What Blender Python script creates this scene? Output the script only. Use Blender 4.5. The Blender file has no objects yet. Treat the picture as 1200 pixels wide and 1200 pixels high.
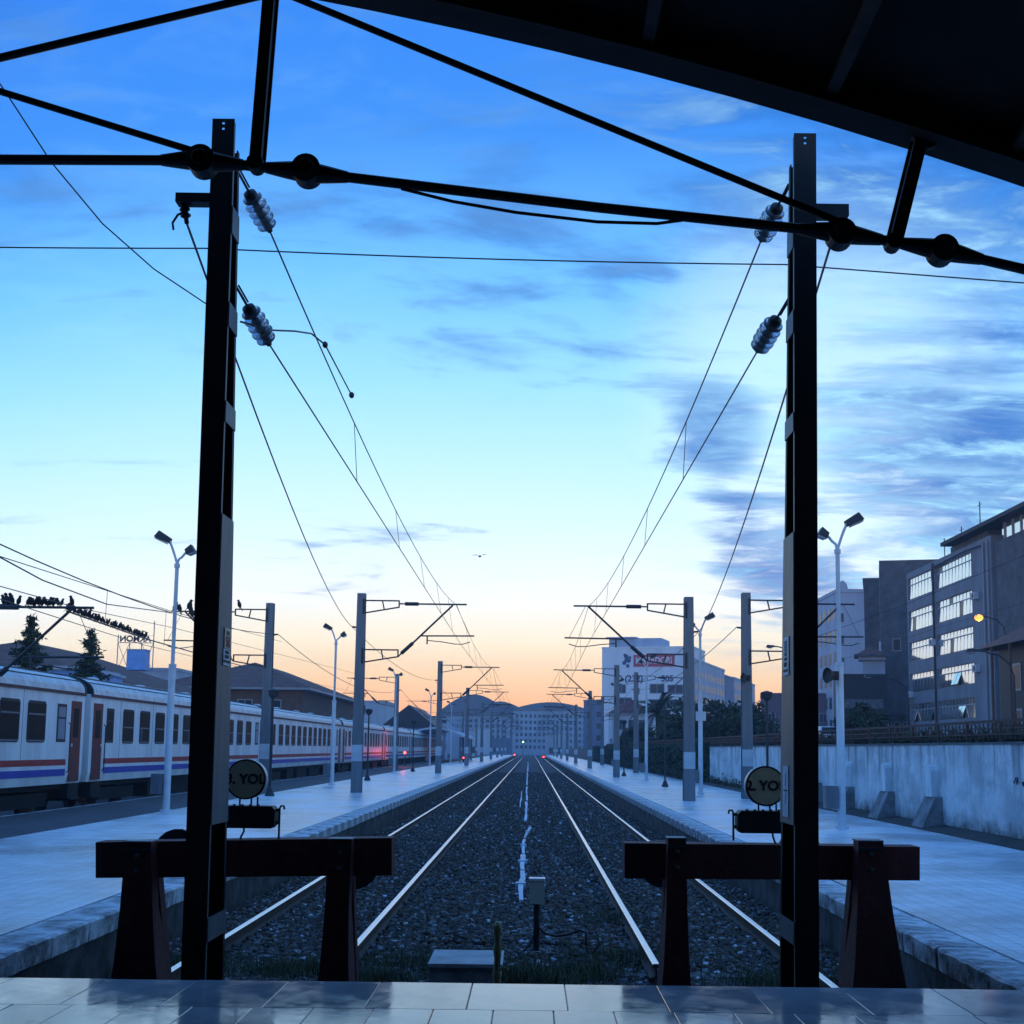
import bpy, math, random
import numpy as np
from mathutils import Vector, Matrix
random.seed(7); np.random.seed(7)
R = math.radians
SC = bpy.context.scene
COL = SC.collection

# ------------------------------------------------------------------ camera
CAMZ = 2.1; FPX = 1500.0; PITCH = R(6.85); ROLL = R(0.7); PPX = 624.2; PPY = 697.0
cd = bpy.data.cameras.new("camera"); cam = bpy.data.objects.new("camera", cd); COL.objects.link(cam)
CROT = Matrix.Rotation(R(90) + PITCH, 3, 'X') @ Matrix.Rotation(ROLL, 3, 'Z')
cam.matrix_world = Matrix.Translation((0, 0, CAMZ)) @ CROT.to_4x4()
cd.sensor_width = 36; cd.lens = 36 * FPX / 1200
cd.shift_x = (600 - PPX) / 1200; cd.shift_y = (PPY - 600) / 1200
cd.clip_start = 0.1; cd.clip_end = 6000
SC.camera = cam

def at(px, py, Y):
    """world point at track distance Y that is seen at photo pixel (px, py)"""
    d = CROT @ Vector(((px - PPX) / FPX, -(py - PPY) / FPX, -1.0))
    k = Y / d.y
    return Vector((d.x * k, Y, CAMZ + d.z * k))
def atX(px, py, X):
    d = CROT @ Vector(((px - PPX) / FPX, -(py - PPY) / FPX, -1.0))
    k = X / d.x
    return Vector((X, d.y * k, CAMZ + d.z * k))
def atZ(px, py, Z):
    d = CROT @ Vector(((px - PPX) / FPX, -(py - PPY) / FPX, -1.0))
    k = (Z - CAMZ) / d.z
    return Vector((d.x * k, d.y * k, Z))

# ------------------------------------------------------------------ sky
W = bpy.data.worlds.new("World"); SC.world = W; W.use_nodes = True
nt = W.node_tree; nt.nodes.clear()
N = nt.nodes.new; L = nt.links.new
def mth(op, a, b=None, c=None, clamp=False):
    n = N("ShaderNodeMath"); n.operation = op; n.use_clamp = clamp
    for i, v in enumerate((a, b, c)):
        if v is None: continue
        if isinstance(v, (int, float)): n.inputs[i].default_value = v
        else: L(v, n.inputs[i])
    return n.outputs[0]
def maprange(v, a, b, c, d):
    n = N("ShaderNodeMapRange"); n.interpolation_type = 'SMOOTHSTEP'
    L(v, n.inputs[0])
    for i, x in enumerate((a, b, c, d)): n.inputs[i + 1].default_value = x
    return n.outputs[0]
def mixc(f, a, b):
    n = N("ShaderNodeMix"); n.data_type = 'RGBA'
    if isinstance(f, (int, float)): n.inputs[0].default_value = f
    else: L(f, n.inputs[0])
    for i, v in ((6, a), (7, b)):
        if isinstance(v, tuple): n.inputs[i].default_value = v + (1,)
        else: L(v, n.inputs[i])
    return n.outputs[2]
tc = N("ShaderNodeTexCoord")
nrm = N("ShaderNodeVectorMath"); nrm.operation = 'NORMALIZE'; L(tc.outputs["Generated"], nrm.inputs[0])
sp = N("ShaderNodeSeparateXYZ"); L(nrm.outputs[0], sp.inputs[0])
dx, dy, dz = sp.outputs
zc = mth('MAXIMUM', dz, 0.0)
hor = mth('SQRT', mth('ADD', mth('MULTIPLY', dx, dx), mth('MULTIPLY', dy, dy)))
ca = mth('DIVIDE', dy, mth('MAXIMUM', hor, 0.001))          # cosine of the azimuth from the afterglow
side = maprange(ca, 1.0, 0.80, 0.0, 1.0)
t = mth('ADD', mth('MULTIPLY', zc, mth('ADD', mth('MULTIPLY', side, 0.26), 1.0)), mth('MULTIPLY', side, 0.03))
ramp = N("ShaderNodeValToRGB"); L(t, ramp.inputs[0])
cr = ramp.color_ramp; cr.interpolation = 'LINEAR'
def s2l(c): return tuple((x / 255 / 12.92) if x / 255 < .04045 else ((x / 255 + .055) / 1.055) ** 2.4 for x in c)
EXPO = 0.7
def sky_col(c): return tuple(x / 2 ** EXPO for x in s2l(c)) + (1,)
stops = [(0.0, (255, 168, 92)), (0.03, (255, 186, 118)), (0.056, (255, 216, 160)), (0.082, (250, 236, 204)),
         (0.115, (238, 242, 240)), (0.16, (212, 238, 250)), (0.22, (180, 226, 253)), (0.28, (146, 210, 252)), (0.35, (106, 184, 248)), (0.45, (56, 134, 226)), (0.55, (44, 120, 222)),
         (0.75, (44, 124, 230)), (1.0, (44, 124, 232))]
cr.elements[0].position = 0; cr.elements[0].color = sky_col(stops[0][1])
cr.elements[1].position = 1; cr.elements[1].color = sky_col(stops[-1][1])
for p, c in stops[1:-1]:
    e = cr.elements.new(p); e.color = sky_col(c)
# wisps of cloud on a flat layer overhead
den = mth('ADD', zc, 0.16)
cv = N("ShaderNodeCombineXYZ"); L(mth('DIVIDE', dx, den), cv.inputs[0]); L(mth('DIVIDE', dy, den), cv.inputs[1])
mp = N("ShaderNodeMapping"); L(cv.outputs[0], mp.inputs[0]); mp.inputs["Scale"].default_value = (1.15, 2.3, 1)
mp.inputs["Rotation"].default_value = (0, 0, R(-14)); mp.inputs["Location"].default_value = (1.2, 7.4, 0)
def noise(vec, scale, det, rough, dist=0.0):
    n = N("ShaderNodeTexNoise"); L(vec, n.inputs["Vector"])
    n.inputs["Scale"].default_value = scale; n.inputs["Detail"].default_value = det
    n.inputs["Roughness"].default_value = rough; n.inputs["Distortion"].default_value = dist
    return n.outputs["Fac"]
n1 = noise(mp.outputs[0], 1.0, 9, 0.62, 0.7)
n2 = noise(cv.outputs[0], 0.8, 3, 0.5)
n3 = noise(mp.outputs[0], 4.2, 8, 0.66, 0.6)
right = maprange(dx, -0.02, 0.26, -0.06, 0.085)
high = mth('MULTIPLY', maprange(dz, 0.24, 0.44, 0.0, 0.13), maprange(dz, 0.6, 0.85, 1.0, 0.0))
dens = mth('ADD', mth('ADD', n1, mth('MULTIPLY', mth('SUBTRACT', n2, 0.5), 0.45)), mth('ADD', right, high))
dens = mth('ADD', dens, mth('MULTIPLY', mth('SUBTRACT', n3, 0.5), 0.42))
def spot(px, py, rad):
    d = (at(px, py, 100.0) - Vector((0, 0, CAMZ))).normalized()
    n = N("ShaderNodeVectorMath"); n.operation = 'DOT_PRODUCT'; L(nrm.outputs[0], n.inputs[0]); n.inputs[1].default_value = d
    return maprange(n.outputs["Value"], math.cos(R(rad)), 1.0, 0.0, 1.0)
for (px_, py_, rad_, amt_) in ((826, 505, 3.0, .10), (850, 498, 2.6, .09), (840, 610, 2.6, .10), (885, 615, 3.4, .10), (920, 650, 4.0, .08), (1080, 480, 6.5, .07), (960, 425, 7.5, -.10), (760, 560, 9.0, -.07)):
    dens = mth('ADD', dens, mth('MULTIPLY', spot(px_, py_, rad_), amt_))
band = mth('MULTIPLY', mth('MULTIPLY', maprange(dz, 0.09, 0.17, 0.0, 0.045), maprange(dz, 0.28, 0.36, 1.0, 0.0)), maprange(dx, 0.05, 0.16, 0.0, 1.0))
dens = mth('ADD', dens, band)
cm = maprange(dens, 0.50, 0.74, 0.0, 0.95)
lowfade = maprange(dz, 0.05, 0.13, 0.0, 1.0)
cm = mth('MULTIPLY', cm, lowfade)
glowing = mixc(mth('MULTIPLY', spot(975, 440, 10.0), 0.34), ramp.outputs[0], sky_col((238, 248, 255))[:3])   # thin sunlit cloud veil
base = mixc(cm, glowing, sky_col((26, 100, 184))[:3])
# bright thin streaks between the dark ones
st = maprange(mth('ADD', mth('MULTIPLY', n3, 0.6), mth('MULTIPLY', n1, 0.4)), 0.44, 0.66, 0.0, 0.85)
st = mth('MULTIPLY', st, mth('MAXIMUM', maprange(dx, 0.02, 0.26, 0.16, 1.0), maprange(dz, 0.5, 0.8, 0.0, 0.9))); st = mth('MULTIPLY', st, lowfade)  # overhead streaks, out of view, added to raise the ambient light
base = mixc(st, base, sky_col((176, 232, 255))[:3])
nish = N("ShaderNodeTexSky"); nish.sky_type = 'NISHITA'; nish.sun_disc = False
nish.sun_elevation = R(1.5); nish.sun_rotation = R(0); nish.air_density = 1.2; nish.dust_density = 1.0
bg1 = N("ShaderNodeBackground"); L(base, bg1.inputs[0]); bg1.inputs[1].default_value = 1.34
bg2 = N("ShaderNodeBackground"); L(nish.outputs[0], bg2.inputs[0]); bg2.inputs[1].default_value = 0.003
ad = N("ShaderNodeAddShader"); L(bg1.outputs[0], ad.inputs[0]); L(bg2.outputs[0], ad.inputs[1])
wo = N("ShaderNodeOutputWorld"); L(ad.outputs[0], wo.inputs[0])
# the sun is just setting behind the town
sl = bpy.data.lights.new("sun", 'SUN'); so = bpy.data.objects.new("sun", sl); COL.objects.link(so)
sl.energy = 0.04; sl.angle = R(8); sl.color = (1, .62, .36)
so.rotation_euler = (R(-90 + 1.5), 0, 0); so.location = (0, 300, 60)
vs = SC.view_settings; vs.view_transform = 'Standard'; vs.look = 'None'; vs.gamma = 1; vs.exposure = EXPO
vs.use_curve_mapping = False
cy = SC.cycles
cy.use_denoising = True
try: cy.denoiser = 'OPENIMAGEDENOISE'
except Exception: pass
cy.max_bounces = 8; cy.transparent_max_bounces = 12; cy.volume_bounces = 1; cy.sample_clamp_indirect = 6

# ------------------------------------------------------------------ materials
MATS = {}
def M(name, col, rough=.7, metal=0.0, var=.25, vscale=3.0, bump=0.0, bscale=30.0, col2=None, spec=.5, emit=None, estr=0, trans=0.0, streak=False, thresh=None, rvar=0.0):
    if name in MATS: return MATS[name]
    m = bpy.data.materials.new(name); m.use_nodes = True; t = m.node_tree
    b = t.nodes["Principled BSDF"]
    b.inputs["Roughness"].default_value = rough; b.inputs["Metallic"].default_value = metal
    b.inputs["Specular IOR Level"].default_value = spec
    c = col if isinstance(col, tuple) else (col,) * 3
    b.inputs["Base Color"].default_value = c + (1,)
    if trans: b.inputs["Transmission Weight"].default_value = trans
    if emit:
        b.inputs["Emission Color"].default_value = emit + (1,); b.inputs["Emission Strength"].default_value = estr
    if var or col2:
        tcn = t.nodes.new("ShaderNodeTexCoord"); mpn = t.nodes.new("ShaderNodeMapping"); t.links.new(tcn.outputs["Object"], mpn.inputs[0])
        if streak: mpn.inputs["Scale"].default_value = (1, 1, .12 if streak is True else streak)
        nn = t.nodes.new("ShaderNodeTexNoise"); t.links.new(mpn.outputs[0], nn.inputs["Vector"])
        nn.inputs["Scale"].default_value = vscale; nn.inputs["Detail"].default_value = 7; nn.inputs["Roughness"].default_value = .65
        rp = t.nodes.new("ShaderNodeValToRGB"); t.links.new(nn.outputs["Fac"], rp.inputs[0])
        lo, hi = thresh or (.3, .7)
        rp.color_ramp.elements[0].position = lo; rp.color_ramp.elements[1].position = hi
        ca_ = tuple(x * (1 - var) for x in c); cb_ = col2 if col2 else tuple(min(1, x * (1 + var)) for x in c)
        rp.color_ramp.elements[0].color = ca_ + (1,); rp.color_ramp.elements[1].color = cb_ + (1,)
        t.links.new(rp.outputs[0], b.inputs["Base Color"])
        if rvar:
            mr_ = t.nodes.new("ShaderNodeMapRange"); n4_ = t.nodes.new("ShaderNodeTexNoise"); t.links.new(tcn.outputs["Object"], n4_.inputs["Vector"]); n4_.inputs["Scale"].default_value = vscale * 2.3; n4_.inputs["Detail"].default_value = 9; n4_.inputs["Roughness"].default_value = .7
            t.links.new(n4_.outputs["Fac"], mr_.inputs[0])
            for i_, x_ in enumerate((.38, .66, rough * (1 - rvar), rough * (1 + 2.2 * rvar))): mr_.inputs[i_ + 1].default_value = x_
            t.links.new(mr_.outputs[0], b.inputs["Roughness"])
        if bump:
            n2_ = t.nodes.new("ShaderNodeTexNoise"); t.links.new(tcn.outputs["Object"], n2_.inputs["Vector"])
            n2_.inputs["Scale"].default_value = bscale; n2_.inputs["Detail"].default_value = 5
            bp = t.nodes.new("ShaderNodeBump"); bp.inputs["Strength"].default_value = bump; bp.inputs["Distance"].default_value = .03
            t.links.new(n2_.outputs["Fac"], bp.inputs["Height"]); t.links.new(bp.outputs[0], b.inputs["Normal"])
    MATS[name] = m
    return m
def paving(name, c1, c2, tile, rough, mortar, wet=None):
    m = bpy.data.materials.new(name); m.use_nodes = True; t = m.node_tree; b = t.nodes["Principled BSDF"]
    tcn = t.nodes.new("ShaderNodeTexCoord")
    br = t.nodes.new("ShaderNodeTexBrick"); t.links.new(tcn.outputs["Object"], br.inputs["Vector"])
    br.inputs["Scale"].default_value = 1; br.inputs["Brick Width"].default_value = tile; br.inputs["Row Height"].default_value = tile
    br.inputs["Mortar Size"].default_value = .007; br.offset = 0.0
    br.inputs["Color1"].default_value = c1 + (1,); br.inputs["Color2"].default_value = c2 + (1,); br.inputs["Mortar"].default_value = mortar + (1,)
    nn = t.nodes.new("ShaderNodeTexNoise"); t.links.new(tcn.outputs["Object"], nn.inputs["Vector"])
    nn.inputs["Scale"].default_value = .45; nn.inputs["Detail"].default_value = 12; nn.inputs["Roughness"].default_value = .72
    rp = t.nodes.new("ShaderNodeValToRGB"); t.links.new(nn.outputs["Fac"], rp.inputs[0])
    rp.color_ramp.elements[0].position = .40; rp.color_ramp.elements[1].position = .57
    rp.color_ramp.elements[0].color = (.36, .36, .37, 1); rp.color_ramp.elements[1].color = (1, 1, 1, 1)
    mx = t.nodes.new("ShaderNodeMix"); mx.data_type = 'RGBA'; mx.blend_type = 'MULTIPLY'; mx.inputs[0].default_value = .8
    t.links.new(br.outputs["Color"], mx.inputs[6]); t.links.new(rp.outputs[0], mx.inputs[7])
    t.links.new(mx.outputs[2], b.inputs["Base Color"])
    mr = t.nodes.new("ShaderNodeMapRange"); t.links.new(nn.outputs["Fac"], mr.inputs[0])
    mr.inputs[1].default_value = .35; mr.inputs[2].default_value = .65; mr.inputs[3].default_value = rough * .75; mr.inputs[4].default_value = rough * 1.2
    t.links.new(mr.outputs[0], b.inputs["Roughness"])
    n2_ = t.nodes.new("ShaderNodeTexNoise"); t.links.new(tcn.outputs["Object"], n2_.inputs["Vector"]); n2_.inputs["Scale"].default_value = 18
    bp = t.nodes.new("ShaderNodeBump"); bp.inputs["Strength"].default_value = .25; bp.inputs["Distance"].default_value = .02
    t.links.new(n2_.outputs["Fac"], bp.inputs["Height"]); t.links.new(bp.outputs[0], b.inputs["Normal"])
    return m
m_black = M("black paint", (.012, .012, .014), .55, var=.3, vscale=6)
m_iron = M("dark iron", (.03, .03, .035), .5, var=.35, vscale=8, bump=.2)
m_pole = M("grey painted steel", (.16, .165, .17), .5, var=.3, vscale=5, bump=.1, streak=True)
m_polefront = M("shaded pole steel", (.011, .011, .012), .6, var=.4, vscale=4)  # backlit shade of the pole put into a near-black steel colour
m_red = M("dull red painted timber", (.11, .016, .014), .7, var=.5, vscale=4, bump=.3, bscale=14, streak=True)
m_galv = M("galvanised steel", (.19, .205, .225), .55, .3, var=.25, vscale=3, streak=True)
m_band = M("pale paint band", (.55, .57, .6), .6, var=.2)
m_wire = M("wire", (.02, .02, .022), .5, var=.1)
m_white = M("white enamel", (.72, .74, .76), .4, var=.15, vscale=2)
m_lampgrey = M("lamp post paint", (.62, .66, .70), .5, var=.22, vscale=2.5, streak=True)
m_glassins = M("insulator glass", (.80, .86, .9), .15, var=0, trans=.85)
m_ball = M("ballast stone", (.055, .05, .05), .8, var=.5, vscale=9, col2=(.19, .165, .15), thresh=(.35, .68))
m_bed = M("ballast bed", (.028, .025, .025), .9, var=.5, vscale=14, col2=(.085, .078, .08), bump=1.0, bscale=9, thresh=(.38, .66))
m_earth = M("dark earth", (.05, .045, .04), .95, var=.4, vscale=1.2, bump=.6, bscale=4)
m_rail = M("rusty rail web", (.07, .045, .035), .8, var=.35, vscale=9)
m_railtop = M("polished rail head", (.75, .76, .78), .33, 1.0, var=.12, vscale=12)
m_sleeper = M("concrete sleeper", (.13, .125, .12), .9, var=.35, vscale=5, bump=.4)
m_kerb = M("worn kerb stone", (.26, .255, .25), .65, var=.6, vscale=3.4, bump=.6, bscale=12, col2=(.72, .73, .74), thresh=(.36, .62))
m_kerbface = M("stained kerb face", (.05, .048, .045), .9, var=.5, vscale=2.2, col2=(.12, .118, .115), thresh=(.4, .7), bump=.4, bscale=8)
m_concrete = M("rough concrete", (.28, .28, .28), .85, var=.4, vscale=2.5, bump=.4, bscale=16)
m_asph = M("platform asphalt", (.055, .055, .06), .75, var=.35, vscale=.8, bump=.3, bscale=40)
m_leaf = M("dark foliage", (.03, .05, .022), .75, var=.5, vscale=1.5, col2=(.06, .085, .035))
m_grass = M("grass blades", (.06, .075, .025), .8, var=.5, vscale=4, col2=(.14, .15, .06))
m_bark = M("bark", (.06, .045, .035), .9, var=.4, vscale=5, bump=.4)
m_pave = paving("platform paving", (.72, .73, .74), (.84, .845, .85), .20, .36, (.42, .42, .43))
m_glass = M("dark window glass", (.02, .025, .03), .08, var=0, spec=.9)

# ------------------------------------------------------------------ mesh helpers
class MB:
    def __init__(s): s.v = []; s.f = []; s.mi = []; s.cur = 0; s.sm = False
    def add(s, vs, fs):
        o = len(s.v); s.v += [tuple(p) for p in vs]; s.f += [tuple(i + o for i in f) for f in fs]; s.mi += [s.cur] * len(fs); return s
    def box(s, x0, x1, y0, y1, z0, z1, rot=None, piv=None):
        P = [(x0, y0, z0), (x1, y0, z0), (x1, y1, z0), (x0, y1, z0), (x0, y0, z1), (x1, y0, z1), (x1, y1, z1), (x0, y1, z1)]
        if rot is not None:
            pv = Vector(piv); P = [tuple(pv + rot @ (Vector(p) - pv)) for p in P]
        return s.add(P, [(0, 3, 2, 1), (4, 5, 6, 7), (0, 1, 5, 4), (1, 2, 6, 5), (2, 3, 7, 6), (3, 0, 4, 7)])
    def hexa(s, P):
        return s.add(P, [(0, 3, 2, 1), (4, 5, 6, 7), (0, 1, 5, 4), (1, 2, 6, 5), (2, 3, 7, 6), (3, 0, 4, 7)])
    def bar(s, a, b, w, h=None, up=(0, 0, 1)):
        a = Vector(a); b = Vector(b); h = h or w; d = (b - a).normalized()
        u = Vector(up)
        if abs(d.dot(u)) > .98: u = Vector((0, 1, 0))
        x = d.cross(u).normalized() * (w / 2); y = x.cross(d).normalized() * (h / 2)
        P = [a - x - y, a + x - y, a + x + y, a - x + y, b - x - y, b + x - y, b + x + y, b - x + y]
        return s.hexa(P)
    def tube(s, pts, r, n=8, cap=True):
        pts = [Vector(p) for p in pts]; rs = r if isinstance(r, (list, tuple)) else [r] * len(pts)
        o = []; prev = None
        for i, p in enumerate(pts):
            d = (pts[min(i + 1, len(pts) - 1)] - pts[max(i - 1, 0)])
            d = d.normalized() if d.length > 1e-9 else Vector((0, 0, 1))
            u = Vector((0, 0, 1)) if abs(d.z) < .9 else Vector((0, 1, 0))
            if prev is not None:
                u = prev
            x = d.cross(u).normalized(); y = x.cross(d).normalized(); prev = y
            for k in range(n):
                a = 2 * math.pi * k / n
                o.append(p + (x * math.cos(a) + y * math.sin(a)) * rs[i])
        fs = []
        for i in range(len(pts) - 1):
            for k in range(n):
                a = i * n + k; b = i * n + (k + 1) % n
                fs.append((a, b, b + n, a + n))
        if cap:
            fs.append(tuple(range(n - 1, -1, -1))); fs.append(tuple((len(pts) - 1) * n + k for k in range(n)))
        return s.add(o, fs)
    def prism(s, poly, axis, a, b):
        """poly: 2D outline; axis 'x'/'y'/'z' extruded from a to b"""
        def mk(p, q):
            return {'x': (q, p[0], p[1]), 'y': (p[0], q, p[1]), 'z': (p[0], p[1], q)}[axis]
        n = len(poly); P = [mk(p, a) for p in poly] + [mk(p, b) for p in poly]
        fs = [tuple(range(n - 1, -1, -1)), tuple(range(n, 2 * n))] + [(i, (i + 1) % n, n + (i + 1) % n, n + i) for i in range(n)]
        return s.add(P, fs)
    def lathe(s, prof, c=(0, 0, 0), axis=(0, 0, 1), n=16):
        ax = Vector(axis).normalized(); u = Vector((0, 0, 1)) if abs(ax.z) < .9 else Vector((1, 0, 0))
        x = ax.cross(u).normalized(); y = ax.cross(x).normalized(); c = Vector(c)
        o = []; fs = []
        for (r, h) in prof:
            for k in range(n):
                a = 2 * math.pi * k / n; o.append(c + ax * h + (x * math.cos(a) + y * math.sin(a)) * r)
        for i in range(len(prof) - 1):
            for k in range(n):
                a = i * n + k; b = i * n + (k + 1) % n; fs.append((a, b, b + n, a + n))
        fs.append(tuple(range(n - 1, -1, -1))); fs.append(tuple((len(prof) - 1) * n + k for k in range(n)))
        return s.add(o, fs)
    def ball(s, c, rx, ry=None, rz=None, n=10, m=6):
        ry = ry or rx; rz = rz or rx
        o = []; fs = []
        for i in range(m + 1):
            th = math.pi * i / m
            for k in range(n):
                a = 2 * math.pi * k / n
                o.append((c[0] + rx * math.sin(th) * math.cos(a), c[1] + ry * math.sin(th) * math.sin(a), c[2] + rz * math.cos(th)))
        for i in range(m):
            for k in range(n):
                a = i * n + k; b = i * n + (k + 1) % n; fs.append((a, a + n, b + n, b))
        return s.add(o, fs)
    def mesh(s, name, mats, smooth=False):
        me = bpy.data.meshes.new(name); me.from_pydata(s.v, [], s.f)
        for m in (mats if isinstance(mats, (list, tuple)) else [mats]): me.materials.append(m)
        if any(s.mi): me.polygons.foreach_set("material_index", s.mi)
        me.update()
        if smooth: me.shade_smooth()
        return me
    def build(s, name, mats, parent=None, smooth=False):
        me = s.mesh(name, mats, smooth)
        return link(name, me, parent)
def fixn(me):
    import bmesh
    bm = bmesh.new(); bm.from_mesh(me); bmesh.ops.recalc_face_normals(bm, faces=bm.faces); bm.to_mesh(me); bm.free(); me.update()
def link(name, me, parent=None):
    o = bpy.data.objects.new(name, me); COL.objects.link(o)
    if parent is not None: o.parent = parent
    return o
def tag(o, label=None, cat=None, group=None, kind=None):
    if label: o["label"] = label
    if cat: o["category"] = cat
    if group: o["group"] = group
    if kind: o["kind"] = kind
    return o
def thing(name, label, cat, loc=(0, 0, 0), rz=0, group=None):
    o = bpy.data.objects.new(name, None); COL.objects.link(o); o.location = loc; o.rotation_euler = (0, 0, rz)
    o.empty_display_size = .1
    return tag(o, label, cat, group)
def struct(o): o["kind"] = "structure"; return o
def copy_tree(o, parent=None):
    c = o.copy(); COL.objects.link(c); c.parent = parent
    for ch in list(o.children): copy_tree(ch, c)
    return c
def text_mesh(body, size, depth=.004, align='CENTER'):
    cu = bpy.data.curves.new("lettering", 'FONT'); cu.body = body; cu.size = size; cu.extrude = depth
    cu.align_x = align; cu.align_y = 'CENTER'; cu.offset = size * .03
    o = bpy.data.objects.new("lettering", cu); COL.objects.link(o)
    dg = bpy.context.evaluated_depsgraph_get(); dg.update()
    me = bpy.data.meshes.new_from_object(o.evaluated_get(dg))
    bpy.data.objects.remove(o); bpy.data.curves.remove(cu)
    return me
def xf_mesh(me, mat4): me.transform(mat4); me.update(); return me
ORD = ["nearest", "second", "third", "fourth", "fifth", "sixth", "seventh", "eighth", "ninth", "tenth"]

# ================================================================== SETTING
PZ = .41                     # platform height above the rail heads
XL, XR = -4.19, 3.58         # platform edges
g = MB().box(-700, 700, -60, 700, -1.2, -.42).build("ground", m_earth); struct(g)
# ballast bed between the platforms: a lumpy sheet
def bed(name, x0, x1, y0, y1, nx, ys, z, amp):
    rs = np.random.RandomState(3); ny = len(ys)
    xs = np.linspace(x0, x1, nx); V = []
    for j, y in enumerate(ys):
        for i, x in enumerate(xs):
            V.append((x, y, z + rs.uniform(-amp, amp)))
    F = [(j * nx + i, j * nx + i + 1, (j + 1) * nx + i + 1, (j + 1) * nx + i) for j in range(ny - 1) for i in range(nx - 1)]
    mb = MB(); mb.add(V, F); o = mb.build(name, m_bed, smooth=True); return struct(o)
ys = list(np.arange(8.7, 40, .25)) + list(np.arange(40, 120, 1.0)) + list(np.arange(120, 420, 10))
bed("track_bed", XL + .12, XR - .12, 9.7, 420, 34, ys, -.19, .025)
bed("track_bed", -20.5, -12.25, 9.7, 420, 12, list(np.arange(9.7, 420, 6.0)), -.2, .02)
# platforms
def platform(name, x0, x1, y0, y1):
    return struct(MB().box(x0, x1, y0, y1, -.41, PZ).build(name, m_pave))
COP = .47
pl = platform("platform", -9.3, XL - COP, 8.65, 330)
asph = struct(MB().box(-12.1, -9.304, 8.65, 330, -.41, PZ - .006).build("platform_side_strip", m_asph))
pr = platform("platform", XR + COP, 9.2, 8.65, 330)
def coping(parent, xe, sgn):
    # coping stones, one metre each, slightly uneven, over a stained face
    fb = MB()
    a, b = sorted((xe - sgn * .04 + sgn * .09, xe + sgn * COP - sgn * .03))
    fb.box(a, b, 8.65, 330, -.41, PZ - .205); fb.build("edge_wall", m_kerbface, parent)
    a, b = sorted((xe, xe + sgn * (COP - .03)))
    variants = []
    for k in range(6):
        rnd = random.Random(k + (10 if sgn > 0 else 0)); mb = MB()
        n = 6; top = []; bot = []
        pts = []
        for i in range(n + 1):
            y = i * (.985 / n)
            e = xe + (0 if sgn < 0 else 0) - sgn * 0 + sgn * rnd.uniform(0, .022)
            ez = PZ - rnd.uniform(0.002, .02)
            pts.append((e, y, ez))
        other = xe + sgn * (COP - .03)
        V = []; F = []
        for (e, y, ez) in pts:
            V += [(other, y, PZ - .003), (e + sgn * .03, y, PZ - .004), (e, y, ez - .014), (e + sgn * .012, y, PZ - .2), (other, y, PZ - .2)]
        for i in range(n):
            for q in range(5):
                a0 = i * 5 + q; a1 = i * 5 + (q + 1) % 5
                F.append((a0, a1, a1 + 5, a0 + 5))
        F.append((0, 1, 2, 3, 4)); F.append(tuple(n * 5 + q for q in (4, 3, 2, 1, 0)))
        mb.add(V, F); me = mb.mesh("coping_stone", m_kerb); fixn(me); variants.append(me)
    for i in range(-1, 90):
        o = link("coping_stone", random.choice(variants), parent)
        o.location = (random.uniform(-.006, .006), 9.6 + i * 1.0, random.uniform(-.006, .004))
    mb = MB(); a, b = sorted((xe, xe + sgn * (COP - .03))); mb.box(a, b, 99.6, 330, PZ - .2, PZ - .004)
    mb.build("far_coping", m_kerb, parent)
coping(pl, XL, -1); coping(pr, XR, 1)
# edge of the third platform (along the train)
MB().box(-12.25, -12.102, 9.6, 330, -.41, PZ - .01).build("edge_kerb", m_kerb, asph)

# concourse floor with polished tiles
m_tile = M("polished stone tile", (.42, .43, .45), .09, var=.22, vscale=1.3, col2=(.56, .57, .6), spec=.6, bump=.035, bscale=7, rvar=.5)
m_tile2 = M("polished darker tile", (.33, .34, .36), .11, var=.25, vscale=1.1, col2=(.47, .48, .5), spec=.6, bump=.035, bscale=7, rvar=.5)
FZ = .57; YE = 8.63
fl = struct(MB().box(-24, 24, -30, YE, -.41, FZ - .02).build("concourse_floor", M("floor bedding", (.02, .02, .02), .95, var=.2)))
def tile_mesh(w, d, m):
    mb = MB(); c = .004
    P = [(0, 0, 0), (w, 0, 0), (w, d, 0), (0, d, 0), (0, 0, .016), (w, 0, .016), (w, d, .016), (0, d, .016),
         (c, c, .02), (w - c, c, .02), (w - c, d - c, .02), (c, d - c, .02)]
    mb.add(P, [(0, 1, 5, 4), (1, 2, 6, 5), (2, 3, 7, 6), (3, 0, 4, 7), (4, 5, 9, 8), (5, 6, 10, 9), (6, 7, 11, 10), (7, 4, 8, 11), (8, 9, 10, 11)])
    return mb.mesh("tile", m)
tb = [tile_mesh(.5968, .857, m_tile), tile_mesh(.5968, .857, m_tile2)]; ts = [tile_mesh(.35, .647, m_tile), tile_mesh(.35, .647, m_tile2)]
rt = random.Random(5)
for i in range(-10, 12):
    o = link("tile", tb[rt.random() < .35], fl); o.location = (-.36 + i * .60, YE - .86, FZ - .02 + rt.uniform(-.0008, .0008)); o.rotation_euler = (rt.uniform(-.0012, .0012), rt.uniform(-.0012, .0012), 0)
for j in range(3):
    for i in range(-16, 19):
        o = link("tile", ts[rt.random() < .3], fl)
        o.location = (-.2 + i * .353 + (.176 if j % 2 else 0), YE - .86 - .65 * (j + 1), FZ - .02 + rt.uniform(-.0008, .0008)); o.rotation_euler = (rt.uniform(-.0012, .0012), rt.uniform(-.0012, .0012), 0)

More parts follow.
